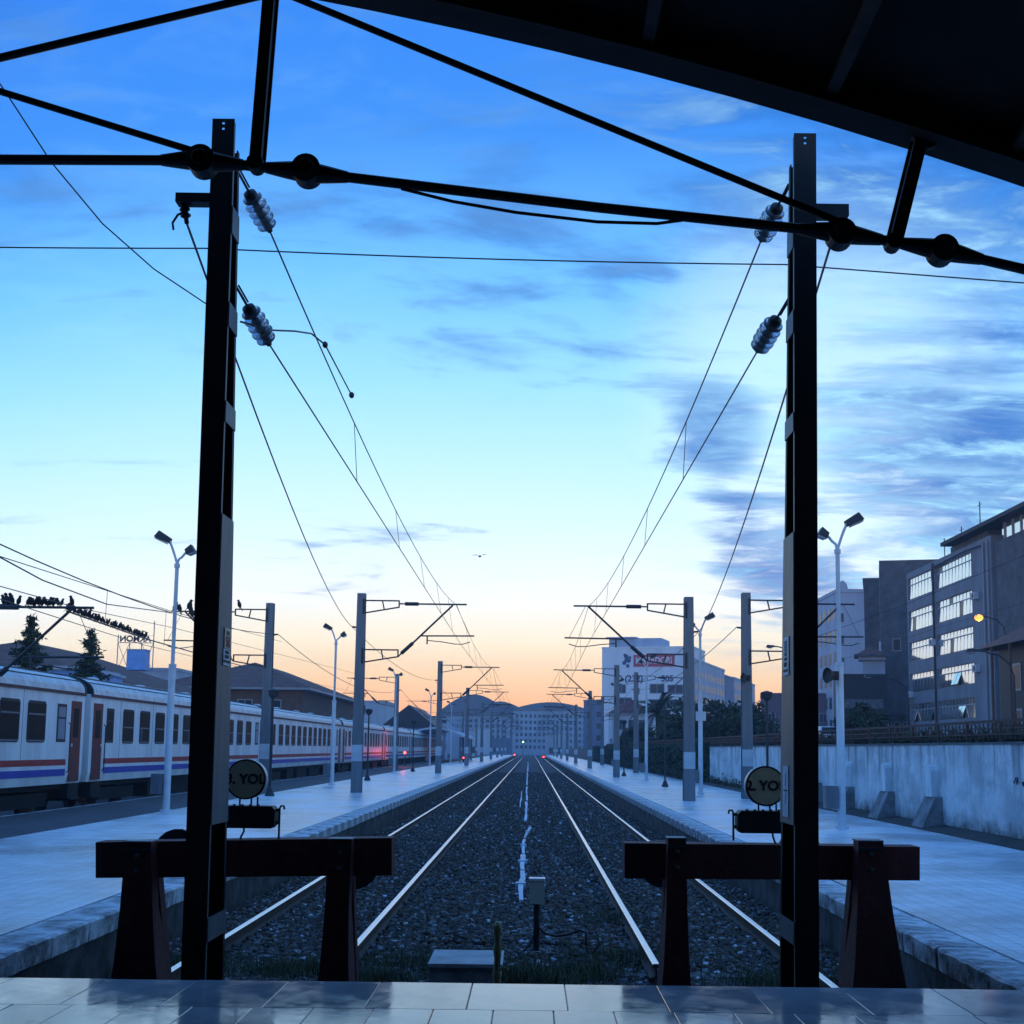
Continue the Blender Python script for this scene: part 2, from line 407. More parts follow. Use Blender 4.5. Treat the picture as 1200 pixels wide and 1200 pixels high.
# ------------------------------------------------------------------ tracks
def rail_mesh(y0, y1):
    pr_ = [(-.065, -.15), (.065, -.15), (.065, -.138), (.012, -.118), (.012, -.038), (.036, -.03), (.036, -.006), (.028, 0.0), (-.028, 0), (-.036, -.006), (-.036, -.03), (-.012, -.038), (-.012, -.118), (-.065, -.138)]
    mb = MB(); mb.prism(pr_, 'y', y0, y1); n = len(pr_)
    mb.mi = [0, 0] + [1 if i in (6, 7, 8) else 0 for i in range(n)]
    me = mb.mesh("rail", [m_rail, m_railtop]); fixn(me); return me
slm = MB(); slm.hexa([(-1.28, -.13, -.2), (1.28, -.13, -.2), (1.28, .13, -.2), (-1.28, .13, -.2), (-1.26, -.11, -.158), (1.26, -.11, -.158), (1.26, .11, -.158), (-1.26, .11, -.158)])
slm = slm.mesh("sleeper", m_sleeper)
def track(label, xc, ends, y1, nsl, y0s):
    t_ = thing("railway_track", label, "railway track", (xc, 0, 0))
    for s, e in zip((-1, 1), ends):
        o = link("rail", rail_mesh(e, y1), t_); o.location = (s * .753, 0, 0)
    for i in range(nsl):
        o = link("sleeper", slm, t_); o.location = (random.uniform(-.02, .02), y0s + i * .62, random.uniform(-.012, .0))
    return t_
track("left railway track with shiny rails running beside the left platform", -2.60, (11.75, 13.25), 420, 140, 13.6)
track("right railway track with shiny rails running beside the right platform", 2.02, (13.0, 11.75), 420, 140, 13.4)
track("railway track under the white passenger coaches", -14.1, (10, 10), 420, 60, 30)

# loose ballast
def stones(name, n, xr, yr, bias, zf, smin, smax, mat, dens_pow=1.6):
    rs = np.random.RandomState(11)
    u = rs.rand(n) ** dens_pow
    Y = yr[0] + (yr[1] - yr[0]) * u; X = rs.uniform(xr[0], xr[1], n)
    keep = np.ones(n, bool)
    for xc in (-2.6, 2.02):
        for s in (-1, 1):
            keep &= ~((np.abs(X - (xc + s * .753)) < .075))
    X = X[keep]; Y = Y[keep]; n = len(X)
    Z = zf(X, Y) + rs.uniform(-.015, .02, n)
    sz = rs.uniform(smin, smax, n)
    base = np.array([(-1, -1, -1), (1, -1, -1), (1, 1, -1), (-1, 1, -1), (-1, -1, 1), (1, -1, 1), (1, 1, 1), (-1, 1, 1)], float)
    V = base[None] * rs.uniform(.45, 1.0, (n, 8, 3)) * sz[:, None, None] * rs.uniform(.6, 1.2, (n, 1, 3))
    a = rs.uniform(0, 6.28, n); b = rs.uniform(-.7, .7, n)
    c, s = np.cos(a), np.sin(a); x = V[..., 0] * c[:, None] - V[..., 1] * s[:, None]; y = V[..., 0] * s[:, None] + V[..., 1] * c[:, None]
    V[..., 0] = x; V[..., 1] = y; c, s = np.cos(b), np.sin(b)
    y = V[..., 1] * c[:, None] - V[..., 2] * s[:, None]; z = V[..., 1] * s[:, None] + V[..., 2] * c[:, None]
    V[..., 1] = y; V[..., 2] = z
    V += np.stack([X, Y, Z], 1)[:, None, :]
    q = np.array([(0, 3, 2, 1), (4, 5, 6, 7), (0, 1, 5, 4), (1, 2, 6, 5), (2, 3, 7, 6), (3, 0, 4, 7)])
    F = (q[None] + (np.arange(n) * 8)[:, None, None]).reshape(-1, 4)
    me = bpy.data.meshes.new(name); me.vertices.add(n * 8); me.vertices.foreach_set("co", V.reshape(-1))
    nf = len(F); me.loops.add(nf * 4); me.polygons.add(nf)
    me.loops.foreach_set("vertex_index", F.reshape(-1).astype(np.int32))
    me.polygons.foreach_set("loop_start", (np.arange(nf) * 4).astype(np.int32)); me.polygons.foreach_set("loop_total", np.full(nf, 4, np.int32))
    mats_ = mat if isinstance(mat, list) else [mat]
    for m_ in mats_: me.materials.append(m_)
    if len(mats_) > 1:
        pick = rs.choice(len(mats_), n, p=[.34, .33, .22, .095, .015]); me.polygons.foreach_set("material_index", np.repeat(pick, 6).astype(np.int32))
    me.update(); me.validate()
    o = link(name, me); return o
def zbal(X, Y):
    z = np.full(len(X), -.155)
    z += np.where((np.abs(X + .3) < 1.0) & (Y > 15), .03, 0)        # ridge between the tracks
    z -= np.clip((14.6 - Y) / 1.6, 0, 1) * .07
    return z
m_balls = [M("ballast brown", (.095, .060, .036), .85, var=.3, vscale=9), M("ballast dark", (.045, .035, .028), .8, var=.3, vscale=9), m_ball,
           M("ballast pale", (.20, .195, .20), .75, var=.25, vscale=9), M("ballast white", (.55, .56, .58), .7, var=.15)]
o = stones("ballast", 140000, (XL + .15, XR - .15), (12.9, 120), 0, zbal, .015, .040, m_balls, 2.7)
tag(o, "dark crushed stone ballast lying between and around the rails", "ballast", kind="stuff")
o = stones("rubble", 3200, (XL + .2, XR - .2), (8.9, 13.9), 0, zbal, .012, .045, M("pale rubble", (.10, .10, .105), .7, var=.5, vscale=8, col2=(.36, .37, .40)), 1)
tag(o, "pale rubble and grit on the dirt before the rail ends", "rubble", kind="stuff")
# grass tufts where the rails end
def grass():
    mb = MB(); rg = random.Random(4)
    spots = [(-1.0, 13.9, 1.1, .55), (-.3, 13.2, .6, .5), (.55, 13.4, .5, .5), (1.0, 14.3, .7, .5), (-3.5, 13.6, .5, .4), (-2.4, 13.4, .6, .4), (2.6, 13.0, .7, .5), (.1, 12.9, .4, .35), (3.0, 12.2, .4, .3), (-1.5, 12.9, .4, .3), (1.0, 17.5, .5, .6)]
    for (x, y, sx, sy) in spots:
        for k in range(int(3800 * sx)):
            px = rg.gauss(x, sx * .5); py = rg.gauss(y, sy * .5); h = rg.uniform(.03, .09) + .12 * rg.random() ** 3; a = rg.uniform(0, 6.28); l = rg.uniform(0, .14); w = rg.uniform(.003, .007)
            z0 = -.19
            mb.add([(px - w * math.cos(a), py - w * math.sin(a), z0), (px + w * math.cos(a), py + w * math.sin(a), z0), (px + l * math.sin(a), py - l * math.cos(a), z0 + h)], [(0, 1, 2)])
    o = mb.build("grass", m_grass); tag(o, "scrubby grass growing around the ends of the rails", "grass", kind="stuff")
grass()
# white pipe-like cable trough lying between the tracks, in broken lengths
m_trough = M("pale plastic duct", (.55, .58, .62), .6, var=.3, vscale=3)
tr = thing("cable_duct", "broken pale blue duct lying on ballast between the tracks", "cable duct", (0, 0, 0))
rr = random.Random(9)
def ductpt(px, py): return atZ(px, py, -.08)
segs = [((611, 1056), (612, 1022), .055), ((612, 1020), (613, 1003), .06), ((613.5, 1001), (614, 984), .045), ((614, 982), (622, 970), .04), ((616, 962), (617, 940), .055), ((617, 938), (617.5, 922), .05), ((617.5, 920), (618, 905), .06), ((610, 946), (611, 928), .03), ((618.2, 904), (619, 893), .08)]
for (a, b, w) in segs:
    A = ductpt(*a); B = ductpt(*b); n = 4; mb = MB(); P = [A.lerp(B, i / n) + Vector((rr.uniform(-.02, .02), 0, rr.uniform(-.01, .01))) for i in range(n + 1)]
    for i in range(n): mb.bar(P[i], P[i + 1], w * rr.uniform(1.1, 1.9), .05)
    mb.build("duct_section", m_trough, tr)
    mb = MB(); c = P[2]; mb.box(c.x - w * 1.5, c.x + w * 1.5, c.y - .09, c.y + .09, c.z - .02, c.z + .045); mb.build("duct_joint", m_band, tr)

# ------------------------------------------------------------------ small things before the rail ends
p = atZ(500, 1130, 0.0)
mbk = MB(); mbk.hexa([(-.34, -.42, -.25), (.34, -.42, -.25), (.34, .42, -.25), (-.34, .42, -.25), (-.335, -.41, 0), (.335, -.41, 0), (.335, .41, 0), (-.335, .41, 0)])
hatch = thing("concrete_block", "low concrete block with a lighter lid before the rails", "concrete block", (-.60, 12.95, .02))
mbk.build("block_body", m_concrete, hatch)
MB().box(-.355, .355, -.43, .43, .0, .035).build("lid", M("lid concrete", (.46, .43, .40), .8, var=.3, vscale=3, bump=.3), hatch)
# junction box on post
c = at(628.5, 1105, 14.6)
jb = thing("junction_box_post", "small grey junction box on a black post between the tracks", "junction box", (c.x, 14.6, -.16))
MB().tube([(0, 0, -.05), (0, 0, .56)], .035, 10).build("post", m_black, jb)
m_jb = M("junction box paint", (.50, .46, .38), .5, var=.2)
b_ = MB(); b_.box(-.083, .083, -.08, .08, .545, .80); b_ = b_.build("box", m_jb, jb)
MB().box(-.09, .09, -.09, .09, .80, .825).build("box_lid", m_white, jb)
MB().box(-.2, .2, -.16, .16, -.1, .03).build("footing", m_concrete, jb)
mb = MB(); mb.tube([(0.03, -.02, .28), (.1, -.04, .22), (.22, -.06, .2), (.36, -.05, .22), (.48, -.08, .27), (.55, -.1, .24), (.56, -.12, .05), (.6, -.2, -.02)], .014, 6); mb.build("cable", m_black, jb, True)
mb = MB(); mb.tube([(-.03, -.02, .2), (-.08, -.05, .1), (-.16, -.1, .02), (-.26, -.16, -.02)], .014, 6); mb.build("cable", m_black, jb, True)
mb = MB(); mb.tube([(.66, -.1, .27), (.69, -.12, .12), (.58, -.2, -.01)], .012, 6); mb.build("cable", m_black, jb, True)
# knotted ochre post at the floor edge
c = at(583, 1100, 10.1)
m_och = M("weathered ochre wood", (.78, .56, .26), .8, var=.4, vscale=9, bump=.4)
st_ = thing("wooden_stake", "thin knotty ochre stake standing beside concrete block", "stake", (c.x, 10.1, -.3))
htop = at(583, 1080, 10.1).z + .3
mb = MB(); zz = [0, .3, .5, .62, .66, .7, .8, .86, .9, htop - .12, htop - .08, htop - .04, htop]; rr_ = [.026, .026, .024, .026, .036, .027, .026, .034, .026, .025, .036, .034, .02]
mb.tube([(random.uniform(-.004, .004), 0, z) for z in zz], rr_, 9); mb.build("shaft", m_och, st_, True)
mb = MB(); mb.tube([(0, 0, .70), (.06, -.01, .73), (.09, 0, .71)], [.014, .01, .005], 6); mb.build("twig", m_och, st_)
# puddle and paper scraps
m_pud = M("puddle water", (.02, .025, .03), .04, var=0, spec=1.0)
def patch(name, c, rx, ry, z, m, seed):
    r_ = random.Random(seed); mb = MB(); n = 26; top = [(c[0] + rx * math.cos(6.283 * i / n) * r_.uniform(.7, 1.05), c[1] + ry * math.sin(6.283 * i / n) * r_.uniform(.7, 1.05)) for i in range(n)]
    mb.prism(top, 'z', z - .006, z); return mb.build(name, m)
tag(patch("puddle", (2.55, 11.0), .42, .35, -.13, m_pud, 1), "small puddle between right track rails before the buffer", "puddle")
tag(patch("puddle", (-2.9, 10.9), .9, .4, -.13, m_pud, 2), "puddle behind left steel pole by the buffer", "puddle")

# ------------------------------------------------------------------ buffer stops
def buffer_stop(label, pxl, pxr, tl, tr_, bl, br, posts, disc_side):
    Yb = 11.25
    a = at(pxl, tl, Yb); b = at(pxr, tr_, Yb); c = at(pxl, bl, Yb); d = at(pxr, br, Yb)
    root = thing("buffer_stop", label, "buffer stop", ((a.x + b.x) / 2, Yb, -.3))
    o = root.location
    def lc(v, dy=0): return (v.x - o.x, v.y - o.y + dy, v.z - o.z)
    mb = MB(); mb.hexa([lc(c), lc(d), lc(d, .28), lc(c, .28), lc(a), lc(b), lc(b, .28), lc(a, .28)]); mb.build("beam", m_red, root)
    for (xt0, xt1, xb0, xb1, capy) in posts:
        t0 = at(xt0, capy, Yb - .18); t1 = at(xt1, capy, Yb - .18); q0 = at(xb0, 1140, Yb - .18); q1 = at(xb1, 1140, Yb - .18)
        def ext(tp, q): k = (tp.z + .3) / (tp.z - q.z); return tp + (q - tp) * k
        e0 = ext(t0, q0); e1 = ext(t1, q1)
        w = t1.x - t0.x
        # flared concrete-footed post in front of the beam
        L0 = [t0, t0.lerp(e0, .35) + Vector((w * .10, 0, 0)), t0.lerp(e0, .62) + Vector((w * .12, 0, 0)), e0]
        R0 = [t1, t1.lerp(e1, .35) - Vector((w * .10, 0, 0)), t1.lerp(e1, .62) - Vector((w * .12, 0, 0)), e1]
        dep = [.17, .17, .28, .36]
        mb = MB(); V = []; F = []
        for l, r, dp in zip(L0, R0, dep):
            V += [lc(l), lc(r), lc(r, .175 if dp == .17 else dp + .1), lc(l, .175 if dp == .17 else dp + .1)]
        for i in range(3):
            for q in range(4): F.append((i * 4 + q, i * 4 + (q + 1) % 4, i * 4 + 4 + (q + 1) % 4, i * 4 + 4 + q))
        F += [(0, 1, 2, 3), (15, 14, 13, 12)]
        mb.add(V, F); po = mb.build("post", m_red, root); fixn(po.data)
        mb = MB(); x0, y0, z0 = lc(t0); x1 = lc(t1)[0]; mb.box(x0 - .005, x1 + .005, -.185, .02, z0, z0 + .010); mb.build("post_cap", m_galv, root)
        mb = MB(); mb.box(x0 - .006, x1 + .006, -.192, -.178, z0 - .075, z0 - .05); mb.build("strap", m_iron, root)
        for zz in (-.11, -.24):
            mb = MB(); mb.lathe([(.022, 0), (.022, .02), (.012, .028)], ((x0 + x1) / 2, -.178, z0 + zz), (0, -1, 0), 8); mb.build("bolt", m_iron, root)
        # raking strut behind
        mb = MB(); xm = (x0 + x1) / 2; mb.bar((xm, .30, z0 - .25), (xm + (.0), .85, .1), .12, .14); mb.build("raking_strut", m_red, root)
    # round buffer pads
    for fx in disc_side:
        mb = MB(); mb.lathe([(.05, 0), (.05, .25), (.21, .26), (.21, .31), (.19, .33)], (fx, .28, (lc(a)[2] + lc(c)[2]) / 2 + (.03 if fx == disc_side[0] else -.07)), (0, 1, 0), 18); mb.build("buffer_pad", m_iron, root)
    return root
buffer_stop("left buffer stop with dark red beam before the left track", 112, 459, 987, 982, 1029, 1026,
            [(147, 177, 128, 186, 987), (385, 412, 371, 411, 984)], (-.72, .9))
buffer_stop("right buffer stop with dark red beam before the right track", 732, 1078, 988, 992.5, 1029.5, 1032,
            [(783, 804, 775, 811, 983), (1006, 1035, 998, 1062, 986)], (.35, -.9))

# ------------------------------------------------------------------ tall built-up steel poles
def steel_pole(label, pxc_top, pytop, pxc_bot, inner, y0, plate_px, batten_px):
    """inner: +1 if the side facing the track is to the right"""
    top = at(pxc_top, pytop, y0); bot = at(pxc_bot, 1140, y0)
    k = (top.z + .3) / (top.z - bot.z); base = top + (bot - top) * k
    root = thing("steel_pole", label, "pole", (base.x, y0, -.3)); H = top.z + .3
    lean = (top.x - base.x) / H; Wd = .182; 
    def D(z): return .67 - .47 * z / H
    def X(z): return lean * z
    def slab(z0, z1, xa, xb, ya, yb):
        """xa.. offsets; ya,yb functions of z"""
        return [(X(z0) + xa, ya(z0), z0), (X(z0) + xb, ya(z0), z0), (X(z0) + xb, yb(z0), z0), (X(z0) + xa, yb(z0), z0),
                (X(z1) + xa, ya(z1), z1), (X(z1) + xb, ya(z1), z1), (X(z1) + xb, yb(z1), z1), (X(z1) + xa, yb(z1), z1)]
    h = Wd / 2
    f0 = lambda z: 0.0
    mb = MB()
    # front plate with two bolt holes near the top
    zt = H - .17; hs = .011
    mb.hexa(slab(0, zt, -h, h, f0, lambda z: .012))
    zs = [zt, H - .085 - hs, H - .085 + hs, H - .038 - hs, H - .038 + hs, H]
    for i in range(5):
        if i in (1, 3):
            mb.hexa(slab(zs[i], zs[i + 1], -h, -hs, f0, lambda z: .012)); mb.hexa(slab(zs[i], zs[i + 1], hs, h, f0, lambda z: .012))
        else: mb.hexa(slab(zs[i], zs[i + 1], -h, h, f0, lambda z: .012))
    mb.build("front_channel", m_polefront, root)
    mb = MB()
    for s in (-1, 1):
        a, b = sorted((s * h, s * (h - .012)))
        mb.hexa(slab(0, H - .02, a + .0005, b - .0005, lambda z: .0125, lambda z: .05))
    mb.build("channel_flange", m_pole, root)
    mb = MB()
    mb.hexa(slab(0, H - .2, -h, h, lambda z: D(z) - .012, lambda z: D(z)))
    for s in (-1, 1):
        a, b = sorted((s * h, s * (h - .012)))
        mb.hexa(slab(0, H - .2, a + .0005, b - .0005, lambda z: D(z) - .06, lambda z: D(z) - .0125))
    mb.build("rear_channel", m_polefront, root)
    # closed outer side, battens on the inner side
    s = -inner; a, b = sorted((s * (h - .0135), s * (h - .020)))
    MB().hexa(slab(.0, H - .22, a, b, lambda z: .013, lambda z: D(z) - .013)).build("outer_plate", m_polefront, root)
    s = inner; a, b = sorted((s * (h + .0015), s * (h + .0095)))
    def zof(py):
        v = at(pxc_top + (pxc_bot - pxc_top) * (py - pytop) / (1140 - pytop), py, y0 + .2); return v.z + .3
    z0, z1 = zof(plate_px[1]), zof(plate_px[0])
    pl_ = MB().hexa(slab(z0, z1, a, b, lambda z: .01, lambda z: D(z) - .004)).build("side_plate", m_pole, root)
    for (p0, p1) in batten_px:
        MB().hexa(slab(zof(p1), zof(p0), a, b, lambda z: .01, lambda z: D(z) - .004)).build("batten", m_pole, root)
    return root, X, D, zof, h
PY = 10.0
LP, LX, LD, LZ, hW = steel_pole("tall black steel pole standing left, before the left buffer stop", 262, 139, 226, 1, PY, (606, 965), [(252, 283), (362, 390), (476, 500), (1072, 1100)])
RP, RX, RD, RZ, hW = steel_pole("tall black steel pole standing right, before the right buffer stop", 943.5, 156, 946, -1, PY, (628, 966), [(272, 300), (372, 398), (490, 512), (1078, 1104)])
# signs screwed to the inner side plates
def pole_sign(root, X, D, zof, inner, p0, p1, f0, f1, label, marks, colr, name="pole_sign"):
    z0, z1 = zof(p1), zof(p0); zm = (z0 + z1) / 2; dd = D(zm)
    x = X(zm) + inner * (hW + .013)
    loc = root.location
    s = thing(name, label, "sign", (loc.x + x, loc.y, loc.z + z0))
    s.rotation_euler = (0, math.atan(X(1.0)), 0)
    mb = MB(); a, b = sorted((0, inner * .006)); mb.box(a, b, dd * f0, dd * f1, 0, z1 - z0); mb.build("plate", M("sign plate " + label[:14], colr, .6, var=.15, vscale=14), s)
    H = z1 - z0
    for (u0, u1, v0, v1, cc) in marks:
        a, b = sorted((inner * .0065, inner * .009)); w = dd * (f1 - f0)
        MB().box(a, b, dd * f0 + w * u0, dd * f0 + w * u1, H * v0, H * v1).build("mark", M("mark %s" % str(cc), cc, .7, var=.1), s)
dk = (.03, .03, .03)
pole_sign(LP, LX, LD, LZ, 1, 735, 759, .42, .88, "tan warning plate with a red figure on left black pole",
          [(.25, .7, .66, .86, (.3, .12, .02)), (.2, .8, .34, .6, (.42, .06, .05)), (.38, .62, .40, .55, (.7, .6, .5)), (.2, .45, .08, .3, (.42, .06, .05)), (.55, .8, .05, .3, (.42, .06, .05)), (.4, .6, .2, .34, (.42, .06, .05))], (.86, .70, .52))
pole_sign(LP, LX, LD, LZ, 1, 760, 779, .36, .80, "small white plate with two dark squares on left black pole",
          [(.18, .8, .72, .93, dk), (.18, .8, .44, .65, dk), (.0, 1, .18, .32, dk)], (.86, .86, .88))
pole_sign(RP, RX, RD, RZ, -1, 746, 791, .34, .80, "narrow white notice strip high on right black pole",
          [(.3, .75, .62, .9, (.25, .25, .3)), (.35, .7, .5, .6, dk), (.25, .75, .38, .46, dk), (.3, .8, .22, .34, dk), (.15, .9, .09, .15, dk)], (.86, .86, .88))
pole_sign(RP, RX, RD, RZ, -1, 898, 958, .34, .76, "plain pale blue strip low on right black pole",
          [(.2, .75, .50, .53, dk), (.4, .52, .6, .85, (.3, .38, .5)), (.4, .52, .25, .47, (.3, .38, .5))], (.60, .68, .80))

# ------------------------------------------------------------------ insulators and the wires fixed to the poles
def insulator(label, a, b, name="glass_insulator", nd=5):
    """string of glass discs between a and b, shackle links at a"""
    a = Vector(a); b = Vector(b); root = thing(name, label, "insulator", a); d = (b - a); Ln = d.length; ax = d.normalized()
    s = Ln * .42
    mb = MB(); mb.tube([Vector((0, 0, 0)) + Vector((.0, 0, 0)), ax * s], .012, 6); mb.tube([ax * s * .15 + Vector((.02, 0, .01)), ax * s * .8 + Vector((.02, 0, .01))], .009, 6); mb.build("shackle", m_iron, root)
    mb = MB(); mb.lathe([(.02, s - .03), (.055, s - .01), (.06, s + .03), (.03, s + .05)], (0, 0, 0), ax, 12); mb.build("cap", m_iron, root, True)
    mb = MB(); mb.tube([ax * s, ax * (Ln + .03)], .026, 8); mb.build("core", m_iron, root)
    pitch = (Ln - s - .02) / nd
    for k in range(nd):
        h0 = s + .02 + k * pitch; rr0 = .098 if 0 < k < nd - 1 else .088
        mb = MB(); mb.lathe([(.032, h0), (rr0 * .75, h0 + .012), (rr0, h0 + .03), (rr0 * .98, h0 + .038), (rr0 * .7, h0 + .03), (.03, h0 + .04)], (0, 0, 0), ax, 20); mb.build("glass_disc", m_glassins, root, True)
    return root
def sag(a, b, n, s):
    a = Vector(a); b = Vector(b); return [a.lerp(b, i / n) - Vector((0, 0, s * 4 * (i / n) * (1 - i / n))) for i in range(n + 1)]
def wire(name, label, pts, r, cat="wire", parent=None, n=6):
    mb = MB(); p0 = Vector(pts[0])
    if parent is None:
        mb.tube([Vector(p) - p0 for p in pts], r, n); o = mb.build(name, m_wire); o.location = p0; tag(o, label, cat)
    else:
        mb.tube(pts, r, n); o = mb.build(name, m_wire, parent)
    return o
YI = PY + .35
ins = {}
for key, lab, p0, p1 in (("Lm", "upper glass insulator on left black pole", (276, 196), (315, 268)), ("Lc", "lower glass insulator on left black pole", (274, 331), (314, 401)),
                         ("Rm", "upper glass insulator on right black pole", (924, 216), (893, 279)), ("Rc", "lower glass insulator on right black pole", (924, 350), (889, 409))):
    a = at(p0[0], p0[1], YI); b = at(p1[0], p1[1], YI + .55); insulator(lab, a, b); ins[key] = b
# ------------------------------------------------------------------ overhead lines
ZC = PZ
def line(label, ends_m, ends_c, supports, name="overhead_line"):
    """ends_*: first anchor; supports: list of (Y, Xm, zm, Xc, zc)"""
    root = thing(name, label, "overhead line", ends_m)
    o = Vector(ends_m)
    mpts = []; cpts = []; drops = []
    pm = Vector(ends_m); pc = Vector(ends_c)
    first = True
    for (Y, Xm, zm, Xc, zc) in supports:
        qm = Vector((Xm, Y, zm)); qc = Vector((Xc, Y, zc)); n = 24
        sm = sag(pm, qm, n, .55 if first else .5); sc_ = sag(pc, qc, n, .0)
        mpts += sm if first else sm[1:]; cpts += sc_ if first else sc_[1:]
        nd = 5
        for k in range(1, nd + 1):
            f = k / (nd + 1); i = int(round(f * n)); drops.append((sm[i], sc_[i]))
        pm, pc = qm, qc; first = False
    wire("messenger_wire", None, [p - o for p in mpts], .0085, parent=root); wire("contact_wire", None, [p - o for p in cpts], .0085, parent=root)
    for a, b in drops:
        wire("dropper", None, [a - o, b - o], .005, parent=root, n=5)
    return root, mpts
YLm = [47.8 + 37.5 * i for i in range(8)]; YRm = [43.7 + 36 * i for i in range(8)]
supL = [(y, -2.85 + (.25 if i % 2 else 0), 7.42, -2.6 + (.18 if i % 2 else -.05), 5.92) for i, y in enumerate(YLm)]
supR = [(y, 1.92 - (.1 if i % 2 else 0), 6.98, 1.75 + (.3 if i % 2 else .1), 5.57) for i, y in enumerate(YRm)]
_, lm_ = line("overhead contact line with droppers above the left track", ins["Lm"], ins["Lc"], supL)
line("overhead contact line with droppers above the right track", ins["Rm"], ins["Rc"], supR)
# jumper lead on the left line
j = [at(282, 377, YI), at(318, 387, YI + .6), at(345, 388, YI + 1.2), at(365, 391, YI + 2), at(381, 404, YI + 2.6)]
wire("jumper_lead", "short curved jumper lead beside lower left insulator", j, .009)
c0 = at(381, 404, YI + 2.6); c1 = at(412, 463, YI + 5.2)
mb = MB(); mb.ball((0, 0, 0), .03, .05, .035, 8, 5); d_ = c1 - c0; mb.tube([(0, 0, 0), d_], .009, 6); mb.ball(tuple(d_), .035, .06, .04, 8, 5)
o = mb.build("wire_clamp", m_iron); o.location = c0; tag(o, "pair of wire clamps on the upper left overhead wire", "clamp")

# ------------------------------------------------------------------ catenary masts with cantilevers
def mast(arms=True, sgn=1, simple=False):
    """H-section mast, base at z=0; cantilever reaching to sgn*x"""
    root = thing("catenary_mast", "x", "catenary mast"); H = 7.4
    mb = MB(); w0, w1 = .20, .155
    for s in (-1, 1):
        mb.hexa([(-w0, s * .15 - .012, 0), (w0, s * .15 - .012, 0), (w0, s * .15 + .012, 0), (-w0, s * .15 + .012, 0), (-w1, s * .13 - .012, H), (w1, s * .13 - .012, H), (w1, s * .13 + .012, H), (-w1, s * .13 + .012, H)])
    mb.box(-.012, .012, -.14, .14, 0, H - .003); mb.build("mast_column", m_galv, root)
    mb = MB(); w = .197; mb.box(-w, w, -.168, -.163, 1.15, 1.75); mb.build("paint_band", m_band, root)
    if simple == 2: return root
    P = lambda u, z: (sgn * u, 0, z)
    for (zt, zb, ze) in ((7.14, 6.67, 6.9), (5.29, 4.82, 5.04)):
        mb = MB(); mb.bar(P(.13, zt), P(1.41, zt), .05); mb.bar(P(.13, zb), P(1.42, ze), .05); mb.bar(P(1.41, zt + .02), P(1.41, ze - .02), .05); mb.bar(P(.78, zt), P(.86, (zb + ze) / 2), .045)
        mb.bar(P(.1, zb - .06), P(.1, zt + .05), .08, .34); mb.build("bracket_frame", m_iron, root)
    mb = MB(); mb.tube([P(1.41, 7.03), P(1.63, 7.03)], .03, 6); mb.tube([P(1.63, 7.03), P(2.14, 7.03)], .07, 8); mb.build("insulator_rod", m_iron, root)
    mb = MB(); mb.tube([P(2.14, 7.03), P(3.95, 7.03)], .032, 8); mb.build("top_tube", m_iron, root)
    mb = MB(); mb.tube([P(1.42, 5.04), P(1.53, 5.16)], .03, 6); mb.tube([P(1.53, 5.16), P(1.96, 5.56)], .07, 8); mb.build("insulator_rod", m_iron, root)
    mb = MB(); mb.tube([P(1.96, 5.56), P(3.43, 7.0)], .036, 8); mb.build("cantilever_tube", m_iron, root)
    mb = MB(); mb.tube([P(2.29, 5.83), P(4.25, 5.85)], .028, 8); mb.tube([P(4.1, 5.84), P(3.55, 7.0)], .008, 4); mb.build("registration_tube", m_iron, root)
    mb = MB(); mb.bar(P(2.49, 5.83), P(2.49, 5.52), .05); mb.tube([P(2.5, 5.66), P(3.0, 5.62), P(3.5, 5.54), P(3.8, 5.53), P(4.1, 5.62)], .018, 6); mb.build("steady_arm", m_iron, root)
    mb = MB(); mb.tube([P(-.17, 6.12), P(-.33, 6.14)], .035, 8); mb.build("feeder_insulator", m_iron, root)
    return root
mL = mast(sgn=1); mR = mast(sgn=-1)
grpL = "catenary masts along the left track"; grpR = "catenary masts along the right track"
for i, y in enumerate(YLm):
    o = mL if i == 0 else copy_tree(mL); o.location = (-6.42 if i == 0 else -6.1, y, PZ)
    tag(o, f"{ORD[i]} grey catenary mast along left platform, arm over the left track", "catenary mast", grpL)
for i, y in enumerate(YRm):
    o = mR if i == 0 else copy_tree(mR); o.location = (5.36 if i == 0 else 5.3, y, PZ); o.scale = (1, 1, .935)
    tag(o, f"{ORD[i]} grey catenary mast along right platform, arm over the right track", "catenary mast", grpR)
# masts of the outer tracks, turned away
for i, y in enumerate([51.5, 101, 150, 200, 250]):
    o = copy_tree(mR); o.scale = (1, 1, 1); o.location = (-10.6, y, PZ)
    tag(o, f"{ORD[i]} catenary mast beside the white coaches, arm over the coaches", "catenary mast", "catenary masts beside the coaches")
for i, y in enumerate([46.2, 95, 140]):
    o = copy_tree(mL); o.location = (7.75, y, PZ)
    tag(o, f"{ORD[i]} catenary mast by the right wall, arm pointing to the street", "catenary mast", "catenary masts by the wall")
# mast left of the frame whose arm, full of birds, reaches into view
o = copy_tree(mL); o.location = (at(0, 711, 30.5).x - 1.7, 30.5, at(0, 711, 30.5).z - 7.03)
bz = o.location.z
tag(o, "catenary mast outside the left edge whose bird-covered arm reaches in", "catenary mast")
